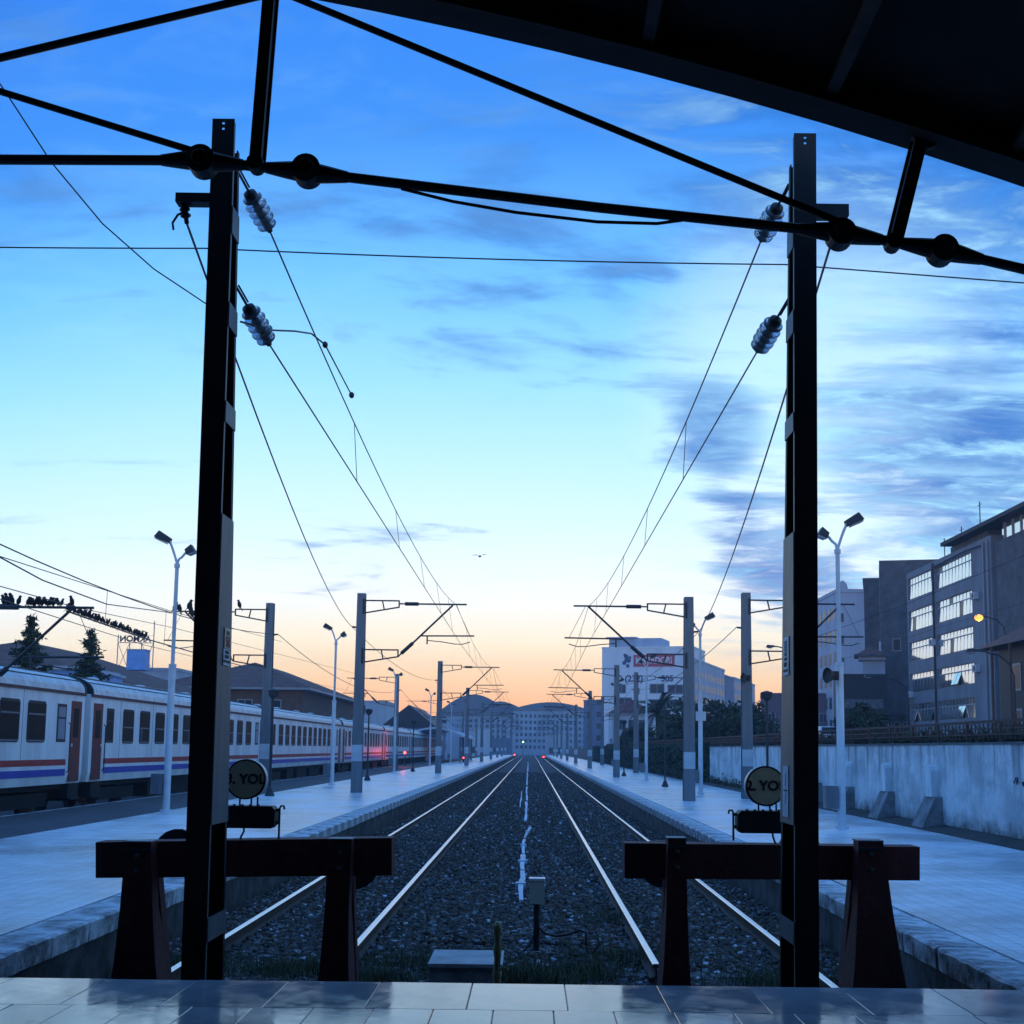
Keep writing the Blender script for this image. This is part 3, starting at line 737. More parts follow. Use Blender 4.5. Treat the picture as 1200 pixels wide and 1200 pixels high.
# feeder wires along the masts
def poly(label, pts, r, s=.25, name="feeder_wire"):
    P = []
    for a, b in zip(pts[:-1], pts[1:]):
        seg = sag(a, b, 14, s * (Vector(b) - Vector(a)).length / 40); P += seg if not P else seg[1:]
    return wire(name, label, P, r)
fl_ = [at(219, 262, YI), Vector((-6.76, 47.8, 6.55))] + [Vector((-6.44, y, 6.55)) for y in YLm[1:]]
poly("feeder wire running from left pole bracket along the left masts", fl_, .011, .55)
fr_ = [at(974, 285, YI), Vector((5.7, 43.7, 6.14))] + [Vector((5.64, y, 6.14)) for y in YRm[1:]]
poly("feeder wire running from right pole bracket along the right masts", fr_, .011, .55)
poly("feeder wire along the masts beside the coaches", [Vector((-10.25, 12, 6.55))] + [Vector((-10.25, y, 6.55)) for y in (51.5, 101, 150, 200, 250)], .014, .8)
poly("feeder wire along the masts by the right wall", [Vector((7.4, y, 6.55)) for y in (46.2, 95, 140)], .014, .6)
# brackets on the two black poles
def bracket(label, px0, px1, py0, py1, Y, hook):
    a = at(px0, py0, Y); b = at(px1, py1, Y); root = thing("pole_bracket", label, "bracket", a); d = b - a
    x0, x1 = sorted((0, d.x)); MB().box(x0, x1, -.06, .06, d.z, 0).build("arm", m_black, root)
    if hook:
        mb = MB(); p = at(219, 262, Y + .1) - a; q = Vector((.05, 0, d.z * .5)); ax = p - q
        mb.lathe([(.02, 0), (.035, .02), (.035, .04), (.02, .05), (.045, .07), (.045, .085), (.022, .1), (.045, .12), (.045, .135), (.02, .15), (.02, ax.length)], q, ax, 10); mb.build("small_insulator", m_black, root)
        mb = MB(); mb.tube([q + Vector((.02, 0, -.1)), q + Vector((-.04, 0, -.13)), q + Vector((-.08, 0, -.2)), q + Vector((-.07, 0, -.26))], .01, 6); mb.build("tail", m_black, root)
    return root
bracket("short black bracket arm on left steel pole with wire insulator", 208, 250, 229, 240, PY + .2, True)
bracket("short black bracket arm on right steel pole", 953, 993, 242, 256, PY + .2, False)
# span wires
wire("span_wire", "thin wire crossing behind both black poles", sag(at(-200, 287, 13), at(240, 291, 13), 6, .01) + sag(at(240, 291, 13), at(920, 310, 13), 10, .03)[1:] + sag(at(920, 310, 13), at(1400, 347, 13), 6, .0)[1:], .0075)
wp = [at(-40, 40, 12), at(8, 110, 12.3), at(60, 190, 12.7), at(120, 262, 13.2), at(180, 315, 13.7), at(240, 355, 14.2), at(262, 366, 14.5)]
wire("guy_wire", "curved wire hanging at upper left behind left pole", wp, .0075)
# wires over the coaches, upper left
for lab, pts, r in (("upper wire above the white coaches at left edge", [(-80, 628, 24), (0, 652, 27), (125, 692, 36), (200, 716, 50), (330, 752, 75)], .011),
                    ("sagging thick wire above the white coaches at left edge", [(-60, 620, 24), (0, 653, 26), (50, 680, 29), (125, 708, 35), (200, 718, 49)], .016),
                    ("second wire above the white coaches at left", [(-60, 672, 22), (0, 687, 24), (90, 712, 31), (200, 735, 50), (420, 790, 110)], .010),
                    ("lower wire above the white coaches at left", [(-60, 686, 22), (0, 702, 24), (90, 731, 31), (170, 756, 42), (250, 775, 60), (420, 812, 120)], .010)):
    wire("overhead_wire", lab, [at(*p_) for p_ in pts], r)
for lab, pts in (("dropper between the two wires at upper left", [(126, 692, 36), (123, 730, 36)]), ("dropper by the left double lamp", [(195, 715, 49), (192, 757, 49)])):
    wire("dropper_wire", lab, [at(*p_) for p_ in pts], .008)
wire("overhead_wire", "bird-covered thick wire sloping down behind the trees", [at(78, 716, 31), at(172, 749, 44), at(300, 785, 70)], .022)
for i, (a, b, c_) in enumerate(((835, 768, 60), (960, 700, 45))): pass
for i, pts in enumerate(([(960, 745, 60), (1062, 708, 60), (1215, 645, 60)], [(990, 772, 90), (1100, 735, 90), (1260, 690, 90)])):
    wire("street_wire", f"thin dark street wire, {ORD[i]} from left, before the right buildings", [at(*p_) for p_ in pts], .012)

# ------------------------------------------------------------------ track number signs
m_drum = M("warmed drum face", (.90, .64, .38), .6, var=.2, vscale=6)  # tan raised and warmed to stand in for missing warm hall light
def track_sign(label, txt, px, py, boxx, mirror, body):
    Y = 11.36; c = at(px, py, Y); s = mirror
    root = thing("track_number_sign", label, "sign", (c.x, Y, at(px, 984, Y).z - .01)); o = root.location
    cz = c.z - o.z; r = .172
    mb = MB(); mb.lathe([(r * .96, -.055), (r, -.045), (r, .07), (r * .96, .08)], (0, 0, cz), (0, 1, 0), 40); dr = mb.build("drum", m_white, root)
    mb = MB(); mb.lathe([(r * .93, 0), (r * .93, .003)], (0, -.0555, cz), (0, -1, 0), 40); mb.build("drum_face", m_drum, dr)
    mb = MB(); V = []; F = []; n = 40
    for k in range(n):
        a = 6.28318 * k / n
        for (q, yy) in ((r * .92, -.057), (r * 1.015, -.057), (r * 1.015, -.02), (r * .92, -.05)): V.append((q * math.cos(a), yy, cz + q * math.sin(a)))
    for k in range(n):
        for q in range(4): F.append((k * 4 + q, k * 4 + (q + 1) % 4, ((k + 1) % n) * 4 + (q + 1) % 4, ((k + 1) % n) * 4 + q))
    mb.add(V, F); o_ = mb.build("drum_rim", m_black, root); fixn(o_.data)
    me = text_mesh(txt, .118, .001); me.materials.append(m_black)
    xf_mesh(me, Matrix.Translation((0, -.0605, cz)) @ Matrix.Rotation(R(90), 4, 'X')); link("lettering", me, dr)
    zb0 = at(px, body[1], Y).z - o.z; zb1 = at(px, body[0], Y).z - o.z
    x0 = at(boxx[0], 950, Y).x - o.x; x1 = at(boxx[1], 950, Y).x - o.x
    e = .03; mb = MB(); mb.prism([(x0 + e, zb0), (x1 - e, zb0), (x1, zb0 + e), (x1, zb1 - e), (x1 - e, zb1), (x0 + e, zb1), (x0, zb1 - e), (x0, zb0 + e)], 'y', -.08, .1); mb.build("lamp_box", m_black, root)
    for k in (-.055, .045, .1):
        mb = MB(); mb.tube([(k, 0, zb1 - .01), (k, 0, cz - r + .02)], .008, 6); mb.build("stay", m_black, root)
    mb = MB()
    for k in range(6): mb.box(x0 + .08 + k * .07, x0 + .1 + k * .07, -.03, .0, zb1 - .005, zb1 + .012)
    mb.build("box_fittings", m_black, root)
    xs = (x1 + .028) if s > 0 else (x0 - .028)
    mb = MB(); mb.tube([(xs, 0, 0), (xs, 0, zb1 - .02), (xs + s * .01, 0, zb1 + .0), (xs + s * .035, 0, zb1 + .0), (xs + s * .042, 0, zb1 - .03)], .0095, 7); mb.build("side_pipe", m_black, root)
    mb = MB(); xe = x1 if s > 0 else x0
    for zz in (zb0 + .05, zb1 - .035): mb.box(min(xe - s * .01, xs), max(xe - s * .01, xs), -.012, .012, zz - .012, zz + .012)
    mb.build("clamp", m_black, root)
    mb = MB(); xc = (-.02 if s > 0 else .07); mb.tube([(xc, .03, zb0 + .01), (xc + .004, .03, zb0 - .03), (xc - s * .02, .03, zb0 - .08), (xc - s * .03, .03, -.02)], .009, 6); mb.build("cable", m_black, root)
    return root
track_sign("round drum sign reading 3. YOL above left buffer stop", "3. YOL", 289.5, 913, (244, 324), 1, (944, 970))
track_sign("round drum sign reading 2. YOL above right buffer stop", "2. YOL", 896, 921, (863, 938), -1, (950, 976))

# ------------------------------------------------------------------ the shed over the concourse
YT = 8.9
e1, e2, e3 = at(317, -26, YT), at(760, 72, YT), at(1200, 203, YT)
def circ(a, b, c):
    ax, ay, bx, by, cx, cy_ = a.x, a.z, b.x, b.z, c.x, c.z
    d = 2 * (ax * (by - cy_) + bx * (cy_ - ay) + cx * (ay - by))
    ux = ((ax * ax + ay * ay) * (by - cy_) + (bx * bx + by * by) * (cy_ - ay) + (cx * cx + cy_ * cy_) * (ay - by)) / d
    uy = ((ax * ax + ay * ay) * (cx - bx) + (bx * bx + by * by) * (ax - cx) + (cx * cx + cy_ * cy_) * (bx - ax)) / d
    return ux, uy, math.hypot(ax - ux, ay - uy)
CX, CZ, CR = circ(e1, e2, e3)
print("arch", CX, CZ, CR)
shed = thing("train_shed", "dark arched iron roof with tie rods over the concourse", "train shed", (0, 0, PZ))
m_roof = M("dark roof boards", (.02, .02, .022), .9, var=.4, vscale=2)  # near-black roof tone, a little darker on the iron
m_rib = M("dark roof iron", (.016, .016, .017), .75, var=.4, vscale=4)
m_rod = M("black tie rod iron", (.016, .016, .018), .55, var=.3, vscale=6)
amax = math.asin(min(.95, 13.5 / CR))
def arc_pts(rad, n=40): return [(CX + rad * math.sin(-amax + 2 * amax * i / n), CZ + rad * math.cos(-amax + 2 * amax * i / n) - PZ) for i in range(n + 1)]
def arch(name, r0, r1, y0, y1, m, parent):
    a = arc_pts(r0); b = arc_pts(r1); mb = MB()
    V = []; F = []
    for (p_, q_) in zip(a, b): V += [(p_[0], y0, p_[1]), (q_[0], y0, q_[1]), (q_[0], y1, q_[1]), (p_[0], y1, p_[1])]
    for i in range(len(a) - 1):
        for k in range(4): F.append((i * 4 + k, i * 4 + (k + 1) % 4, i * 4 + 4 + (k + 1) % 4, i * 4 + 4 + k))
    F += [(0, 1, 2, 3), tuple(len(V) - 4 + k for k in (3, 2, 1, 0))]
    mb.add(V, F); o = mb.build(name, m, parent); fixn(o.data); return o
arch("roof_skin", CR + .22, CR + .28, -25, YT + .35, m_roof, shed)
arch("edge_girder", CR, CR + .215, YT - .08, YT + .08, m_rib, shed)
arch("edge_flange", CR - .012, CR - .001, YT - .16, YT + .16, m_rib, shed)
for i in range(1, 9): arch("arch_rib", CR + .02, CR + .215, YT - 4 * i - .06, YT - 4 * i + .06, m_rib, shed)
m_purl = M("brightened roof purlin", (.07, .065, .06), .85, var=.3, vscale=3)  # tone raised so purlins and braces show in the unlit roof
npl = 20
for i in range(npl + 1):
    a = -amax + 2 * amax * i / npl; mb = MB()
    x = CX + (CR + .13) * math.sin(a); z = CZ + (CR + .13) * math.cos(a) - PZ
    mb.bar((x, -24.9, z), (x, YT - .09, z), .09, .15, up=(math.sin(a), 0, math.cos(a))); mb.build("purlin", m_purl, shed)
for i in range(2, npl - 2, 2):
    a0_ = -amax + 2 * amax * i / npl; a1_ = -amax + 2 * amax * (i + 2) / npl; rr1 = CR + .08
    mb = MB(); mb.bar((CX + rr1 * math.sin(a0_), YT - .1, CZ + rr1 * math.cos(a0_) - PZ), (CX + rr1 * math.sin(a1_), YT - 3.9, CZ + rr1 * math.cos(a1_) - PZ), .06, .03); mb.build("wind_brace", m_purl, shed)
for sx in (-1, 1):
    x = CX + CR * math.sin(sx * amax); z = CZ + CR * math.cos(amax) - PZ
    a, b = sorted((x, x + sx * .5)); MB().box(a, b, -25, YT + .2, -.1, z + .35).build("side_wall", M("dark plaster", (.08, .075, .07), .9, var=.2), shed)
zt_ = CZ + CR - PZ
MB().box(CX - 14.2, CX + 14.2, -25.6, -25.1, -.1, zt_ + .5).build("rear_wall", M("dark plaster", .08), shed)
def S(px, py, Y=YT): v = at(px, py, Y); return Vector((v.x, v.y, v.z - PZ))
tie = [(-420, 205), (0, 187), (237, 188), (360, 202), (700, 243), (985, 273), (1103, 293), (1500, 385)]
for a, b in zip(tie[:-1], tie[1:]):
    mb = MB(); mb.tube([S(*a), S(*b)], .037, 10); mb.build("tie_rod", m_rod, shed)
for (px, py, rr0) in ((237, 190, .105), (360, 201, .105), (985, 275, .1), (1104, 294, .1)):
    mb = MB(); c = S(px, py); mb.lathe([(rr0 * .5, -.10), (rr0 * .6, -.09), (rr0, -.075), (rr0, .075), (rr0 * .6, .09)], c, (0, 1, 0), 20); ti = [k_ for k_ in range(len(tie)) if tie[k_][0] == px or abs(tie[k_][0] - px) < 2][0]
    for nb_ in (ti - 1, ti + 1):
        d_ = (S(*tie[nb_]) - S(*tie[ti])).normalized() * .30; mb.tube([S(*tie[ti]), S(*tie[ti]) + d_ * .5, S(*tie[ti]) + d_], [.08, .062, .041], 12)
    mb.build("joint_boss", m_rod, shed, False)
for a, b in (((300, 190), (318, -30)), ((1049, 283), (1079, 162))):
    mb = MB(); mb.bar(S(*a), S(*b), .085, .075, up=(0, 1, 0)); mb.bar(S(*a) + Vector((0, .04, 0)), S(*b) + Vector((0, .04, 0)), .125, .012, up=(0, 1, 0)); mb.build("strut", m_rod, shed)
for (px, py) in ((300, 193), (1047, 285)):
    mb = MB(); mb.lathe([(.06, -.06), (.06, .06)], S(px, py), (0, 1, 0), 12); mb.build("joint_boss", m_rod, shed)
for a, b, r in (((237, 180), (-420, -22), .027), ((-420, 168), (318, -8), .03), ((988, 262), (316, -15), .027)):
    mb = MB(); mb.tube([S(*a), S(*b)], r, 8); mb.build("brace_rod", m_rod, shed)
mb = MB(); q = [(1055, 148), (1076, 171), (1086, 176), (1105, 168), (1116, 162)]
P_ = [S(*p_) for p_ in q]; mb.prism([(v.x, v.z) for v in P_], 'y', YT - .03, YT + .03); o = mb.build("gusset", m_rod, shed); fixn(o.data)
mb = MB(); mb.tube([S(470, 221, YT - .05), S(530, 236), S(605, 249), S(700, 260), S(770, 262), S(800, 258)], .012, 6); mb.build("hanging_cable", m_wire, shed)
mb = MB(); mb.tube([S(900, 262), S(930, 266), S(960, 274), S(985, 262)], .018, 6); mb.build("hanging_cable", m_wire, shed)
# ------------------------------------------------------------------ passenger coaches
m_cbody = M("coach cream white", (.80, .82, .83), .42, var=.22, vscale=1.2, streak=True)
m_croof = M("coach roof", (.66, .68, .70), .45, var=.3, vscale=2.2, col2=(.84, .85, .86))
m_cred = M("coach red", (.36, .022, .02), .5, var=.2); m_cblue = M("coach blue", (.02, .05, .40), .5, var=.2)
m_cdoor = M("coach door red brown", (.15, .014, .014), .5, var=.25)
m_under = M("coach underframe", (.007, .0065, .0065), .9, var=.3)
m_gut = M("coach gutter", (.13, .05, .045), .7, var=.3)
m_cglass = M("coach glass", (.007, .009, .012), .45, var=0, spec=.08)
m_cframe = M("coach window rubber", (.02, .022, .03), .6, var=.1)
m_frost = M("frosted pane", (.22, .27, .34), .4, var=.1)
CLEN = 24.2; CPITCH = 24.7
def coach(kind):
    root = thing("passenger_coach", "x", "train coach"); h = CLEN / 2; w = 1.42
    # body shell: sides slightly rounded in section
    sec = [(-w + .05, 1.0), (w - .05, 1.0), (w, 1.25), (w, 3.42), (w - .02, 3.50), (-w + .02, 3.50), (-w, 3.42), (-w, 1.25)]
    mb = MB(); mb.prism(sec, 'y', -h, h); o = mb.build("body_shell", m_cbody, root); fixn(o.data)
    # roof: arc with longitudinal seams
    n = 18; sec = []
    for i in range(n + 1):
        a = math.pi * i / n; sec.append(((w + .03) * math.cos(a), 3.50 + .58 * math.sin(a) ** .8))
    mb = MB(); mb.prism(sec, 'y', -h + .05, h - .05); ro = mb.build("roof", m_croof, root); fixn(ro.data)
    for i in (3, 5, 7, 9):
        a = math.pi * i / n; x = (w + .03) * math.cos(a); z = 3.50 + .58 * math.sin(a) ** .8
        mb = MB(); mb.bar((x, -h + .06, z), (x, h - .06, z), .035, .03); mb.build("roof_seam", m_cframe, ro)
    for y in (-8, -3, 3, 8):
        mb = MB(); mb.lathe([(.22, 0), (.22, .08), (.1, .12)], (0, y, 4.07), (0, 0, 1), 12); mb.build("roof_vent", m_croof, ro)
    for yy in (-h + .06, h - .06):
        mb = MB(); sec2 = [((w + .045) * math.cos(math.pi * i / n), 3.50 + .60 * math.sin(math.pi * i / n) ** .8) for i in range(n + 1)]
        mb.prism(sec2, 'y', yy - .06, yy + .06); o = mb.build("roof_end_hoop", m_cframe, ro); fixn(o.data)
    MB().box(w + .002, w + .045, -h, h, 3.42, 3.495).build("gutter", m_gut, root)
    MB().box(w + .002, w + .006, -h + 1.3, h - 1.3, 1.50, 1.66).build("red_stripe", m_cred, root)
    MB().box(w + .002, w + .006, -h + 1.3, h - 1.3, 1.22, 1.40).build("blue_stripe", m_cblue, root)
    # doors at both ends
    for s in (-1, 1):
        y0, y1 = sorted((s * (h - .25), s * (h - 1.05)))
        d = MB().box(w + .002, w + .012, y0, y1, 1.05, 3.25).build("door", m_cdoor, root)
        MB().box(w + .0125, w + .018, y0 + .2, y1 - .2, 2.25, 3.05).build("door_pane", m_cglass, d)
        MB().box(w + .0125, w + .04, (y0 if s > 0 else y1) - .03 + (0.09 if s > 0 else -.09), (y0 if s > 0 else y1) + .03 + (0.09 if s > 0 else -.09), 2.0, 2.08).build("door_handle", m_white, d)
        MB().box(w - .35, w + .10, y0, y1, .55, .60).build("step", m_under, root); MB().box(w - .35, w + .02, y0, y1, .55, 1.0).build("step_box", m_under, root)
        yh = s * (h - 1.2); mb = MB(); mb.tube([(w, yh, 1.3), (w + .06, yh, 1.35), (w + .06, yh, 2.6), (w, yh, 2.65)], .016, 6); mb.build("handrail", m_cframe, root)
        # narrow frosted window
        yw = s * (h - 1.75)
        wf = MB().box(w + .002, w + .012, yw - .33, yw + .33, 2.12, 3.14).build("narrow_window", m_cframe, root)
        MB().box(w + .0125, w + .015, yw - .25, yw + .25, 2.2, 2.74).build("pane", m_frost if s > 0 else m_cglass, wf); MB().box(w + .0125, w + .015, yw - .25, yw + .25, 2.79, 3.06).build("pane", m_frost if s > 0 else m_cglass, wf)
    # windows
    ny = 11; pitch = 1.72
    ww = .61 if kind == 0 else .54
    def rr_frame(hw, z0, z1, x0, x1, c=.08):
        return MB().prism([(-hw + c, z0), (hw - c, z0), (hw, z0 + c), (hw, z1 - c), (hw - c, z1), (-hw + c, z1), (-hw, z1 - c), (-hw, z0 + c)], 'x', x0, x1)
    fm = rr_frame(ww, 2.10, 3.16, w + .002, w + .014).mesh("window", m_cframe); fixn(fm)
    zb = 2.82 if kind == 0 else 2.60
    p1 = MB().box(w + .0142, w + .017, -ww + .06, ww - .06, 2.18, zb - .025).mesh("pane", m_cglass)
    p2 = MB().box(w + .0142, w + .017, -ww + .06, ww - .06, zb + .025, 3.09).mesh("pane", m_cglass)
    bm = MB().box(w + .0145, w + .022, -ww + .05, ww - .05, zb - .02, zb + .02).mesh("window_bar", m_galv)
    sm = MB().box(w + .0145, w + .03, -ww + .06, ww - .06, 2.13, 2.165).mesh("window_sill", m_galv)
    m_cur = M("faded curtain", (.10, .10, .11), .9, var=.3, vscale=6)
    cu_a = MB().box(w + .0171, w + .0178, -ww + .07, -ww + .30, 2.19, zb - .03).mesh("curtain", m_cur); cu_b = MB().box(w + .0171, w + .0178, ww - .36, ww - .07, 2.19, zb - .03).mesh("curtain", m_cur)
    for i in range(ny):
        y = (i - (ny - 1) / 2) * pitch
        f = link("window", fm, root); f.location = (0, y, 0)
        for q in (p1, p2, bm, sm): link(q.name.split(".")[0], q, f)
        if i in ((2, 6, 7) if kind == 0 else (1, 4, 8, 9)): link("curtain", cu_a if i % 2 else cu_b, f)
    for yy in (-9.4, -6.0, -2.6, .9, 4.3, 7.7):
        MB().box(w + .001, w + .0035, yy - .012, yy + .012, 1.67, 3.41).build("panel_seam", m_galv, root)
    # under the floor
    MB().box(-1.2, 1.25, -h + .1, h - .1, .86, .995).build("underframe", m_under, root)
    for (a, b) in ((-5.5, -3.6), (-2.6, .4), (1.4, 4.8)):
        MB().box(-1.1, 1.2, a, b, .35, .855).build("equipment_box", m_under, root)
    for yb in (-8.6, 8.6):
        MB().box(-1.15, 1.15, yb - 1.7, yb + 1.7, .42, .78).build("bogie_frame", m_under, root)
        for dy_ in (-1.25, 1.25):
            mb = MB(); mb.lathe([(.46, -.8), (.46, -.66), (.1, -.64), (.1, .64), (.46, .66), (.46, .8)], (0, yb + dy_, .46), (1, 0, 0), 20); mb.build("wheelset", m_iron, root)
    for s in (-1, 1):
        y0, y1 = sorted((s * h, s * (h + .24)))
        MB().box(-.75, .75, y0, y1, 1.05, 3.3).build("gangway_bellows", m_cframe, root)
        for sx in (-.88, .88):
            mb = MB(); mb.lathe([(.09, 0), (.09, .16), (.24, .17), (.24, .235)], (sx, s * h, 1.06), (0, s, 0), 14); mb.build("buffer", m_iron, root)
    y0 = h + .1; mb = MB(); mb.tube([(1.2, h, 1.7), (1.2, h + .12, 1.5), (1.2, h + .2, 1.0)], .05, 8); mb.tube([(1.05, h, 1.8), (1.05, h + .12, 1.5), (1.05, h + .2, .9)], .05, 8); mb.build("jumper_hose", m_galv, root)
    return root
k0, k1 = coach(0), coach(1)
glab = "white coaches with red and blue stripes"
for i in range(7):
    yc = 36.6 - CPITCH / 2 + CPITCH * i
    o = k0 if i == 0 else (k1 if i == 1 else copy_tree(k1)); o.location = (-14.05, yc, 0)
    lab = ["nearest white coach with red and blue stripes, cut by left edge", "second white coach in the train, behind the left black pole", "third white coach in the train, right of left black pole", "fourth white coach in the train, behind the second mast", "fifth white coach in the train, with red light on it", "sixth white coach in the train", "farthest white coach at the end of the train"][i]
    tag(o, lab, "train coach", glab)

# ------------------------------------------------------------------ platform lamps
m_lens = M("lamp lens", (.35, .38, .42), .3, var=0)
def double_lamp(mir=1):
    root = thing("double_lamp_post", "x", "lamp post")
    mb = MB(); mb.tube([(0, 0, 0), (0, 0, .06), (0, 0, .061), (0, 0, 3.65)], [.15, .15, .092, .088], 14); mb.build("lower_tube", m_white, root)
    mb = MB(); mb.tube([(0, 0, 3.65), (0, 0, 6.3)], .05, 12); mb.tube([(0, 0, 3.6), (0, 0, 3.72)], .1, 12); mb.tube([(0, 0, 6.2), (0, 0, 6.3)], .075, 12); mb.build("upper_tube", m_lampgrey, root)
    mb = MB(); mb.box(-.38, -.1, -.14, .14, .45, .95); mb.build("switch_box", m_galv, root)
    for s, rise, hs in ((-mir, 1.0, .86), (mir, .52, .5)):
        mb = MB(); tip = (s * .24, 0, 6.3 + .62 * rise)
        mb.tube([(0, 0, 6.28), (s * .04, 0, 6.42), (s * .12, 0, 6.3 + .35 * rise), (s * .18, 0, 6.3 + .5 * rise), tip], .032, 8); mb.build("arm", m_lampgrey, root)
        hd = MB(); c, s_ = Vector(tip), s
        rot = Matrix.Rotation(R(-25 * s), 3, 'Y')
        Pn = [(-.06, -.13, -.08), (.40, -.17, -.09), (.40, .17, -.09), (-.06, .13, -.08), (-.05, -.09, .06), (.36, -.12, .11), (.36, .12, .11), (-.05, .09, .06)]
        hd.hexa([tuple(c + rot @ Vector((s * p_[0] * hs, p_[1], p_[2]))) for p_ in Pn]); hd = hd.build("lamp_head", m_iron, root); fixn(hd.data)
        ln = MB(); Pn = [(.02, -.12, -.12), (.37, -.14, -.125), (.37, .14, -.125), (.02, .12, -.12), (.02, -.12, -.092), (.37, -.14, -.096), (.37, .14, -.096), (.02, .12, -.092)]
        ln.hexa([tuple(c + rot @ Vector((s * p_[0] * hs, p_[1], p_[2]))) for p_ in Pn]); ln = ln.build("lens", m_lens, hd); fixn(ln.data)
    return root
dl = double_lamp(); dl2 = double_lamp(-1)
specs = [(-9.15, 32.6, "nearest double-headed lamp post on left platform, beside left black pole"), (-8.75, 57, "second double-headed lamp post on the left platform"), (-9.3, 88, "third double-headed lamp post on the left platform"), (-9.3, 119, "fourth double-headed lamp post on the left platform"), (-9.3, 150, "fifth double-headed lamp post on the left platform"),
         (6.95, 28.9, "nearest double-headed lamp post on right platform, beside right black pole"), (6.65, 50.5, "second double-headed lamp post on right platform, carrying a square plate"), (6.5, 72.5, "third double-headed lamp post on the right platform"), (6.5, 98, "fourth double-headed lamp post on the right platform")]
for i, (x, y, lab) in enumerate(specs):
    o = (dl if i == 0 else copy_tree(dl)) if x < 0 else (dl2 if i == 5 else copy_tree(dl2)); o.location = (x, y, PZ - .005); tag(o, lab, "lamp post", "double-headed platform lamps")
pl_s = thing("platform_plate", "square pale plate on the second right lamp post", "sign", (6.65, 50.38, PZ + 2.85))
MB().box(-.2, .2, -.006, .006, 0, .36).build("plate", m_lampgrey, pl_s); MB().box(-.05, .05, .006, .03, .1, .26).build("clamp", m_iron, pl_s)
lb = thing("loudspeaker", "small black loudspeaker on nearest right lamp post", "loudspeaker", (6.95 - .1, 28.8, PZ + 3.3))
mb = MB(); mb.lathe([(.06, 0), (.1, .08), (.17, .2), (.18, .22), (.1, .18)], (-.02, 0, .1), (-1, -.4, 0), 14); mb.build("horn", m_black, lb); MB().box(-.06, .05, -.06, .06, 0, .2).build("driver", m_black, lb)
lb2 = copy_tree(lb); lb2.location = (7.75 + .05, 46.0, PZ + 4.2); lb2["label"] = "small black loudspeaker on mast by the right wall"

def short_lamp():
    root = thing("lantern_post", "x", "lantern post")
    mb = MB(); mb.tube([(0, 0, 0), (0, 0, .05), (0, 0, .28), (0, 0, .3)], [.17, .16, .07, .05], 12); mb.build("cone_base", m_iron, root)
    mb = MB(); mb.tube([(0, 0, .28), (0, 0, 3.3)], .04, 10); mb.build("shaft", m_iron, root)
    mb = MB(); mb.tube([(0, 0, 3.28), (0, 0, 3.36), (0, 0, 3.55), (0, 0, 3.6)], [.06, .15, .19, .04], 12); mb.build("lantern", m_iron, root)
    return root
sl_ = short_lamp()
specs = [(-8.75, 43.5, "nearest thin black lantern post on left platform, by the drum sign"), (-8.2, 65, "second thin black lantern post on the left platform"), (-8.2, 90, "third thin black lantern post on the left platform"), (6.25, 60, "nearest thin black lantern post on the right platform"), (6.0, 83, "second thin black lantern post on right platform, under the palm"),
         (7.45, 40.6, "thin black lantern post half hidden behind the 2. YOL drum")]
for i, (x, y, lab) in enumerate(specs):
    o = sl_ if i == 0 else copy_tree(sl_); o.location = (x, y, PZ - .005); tag(o, lab, "lantern post", "thin black lantern posts")

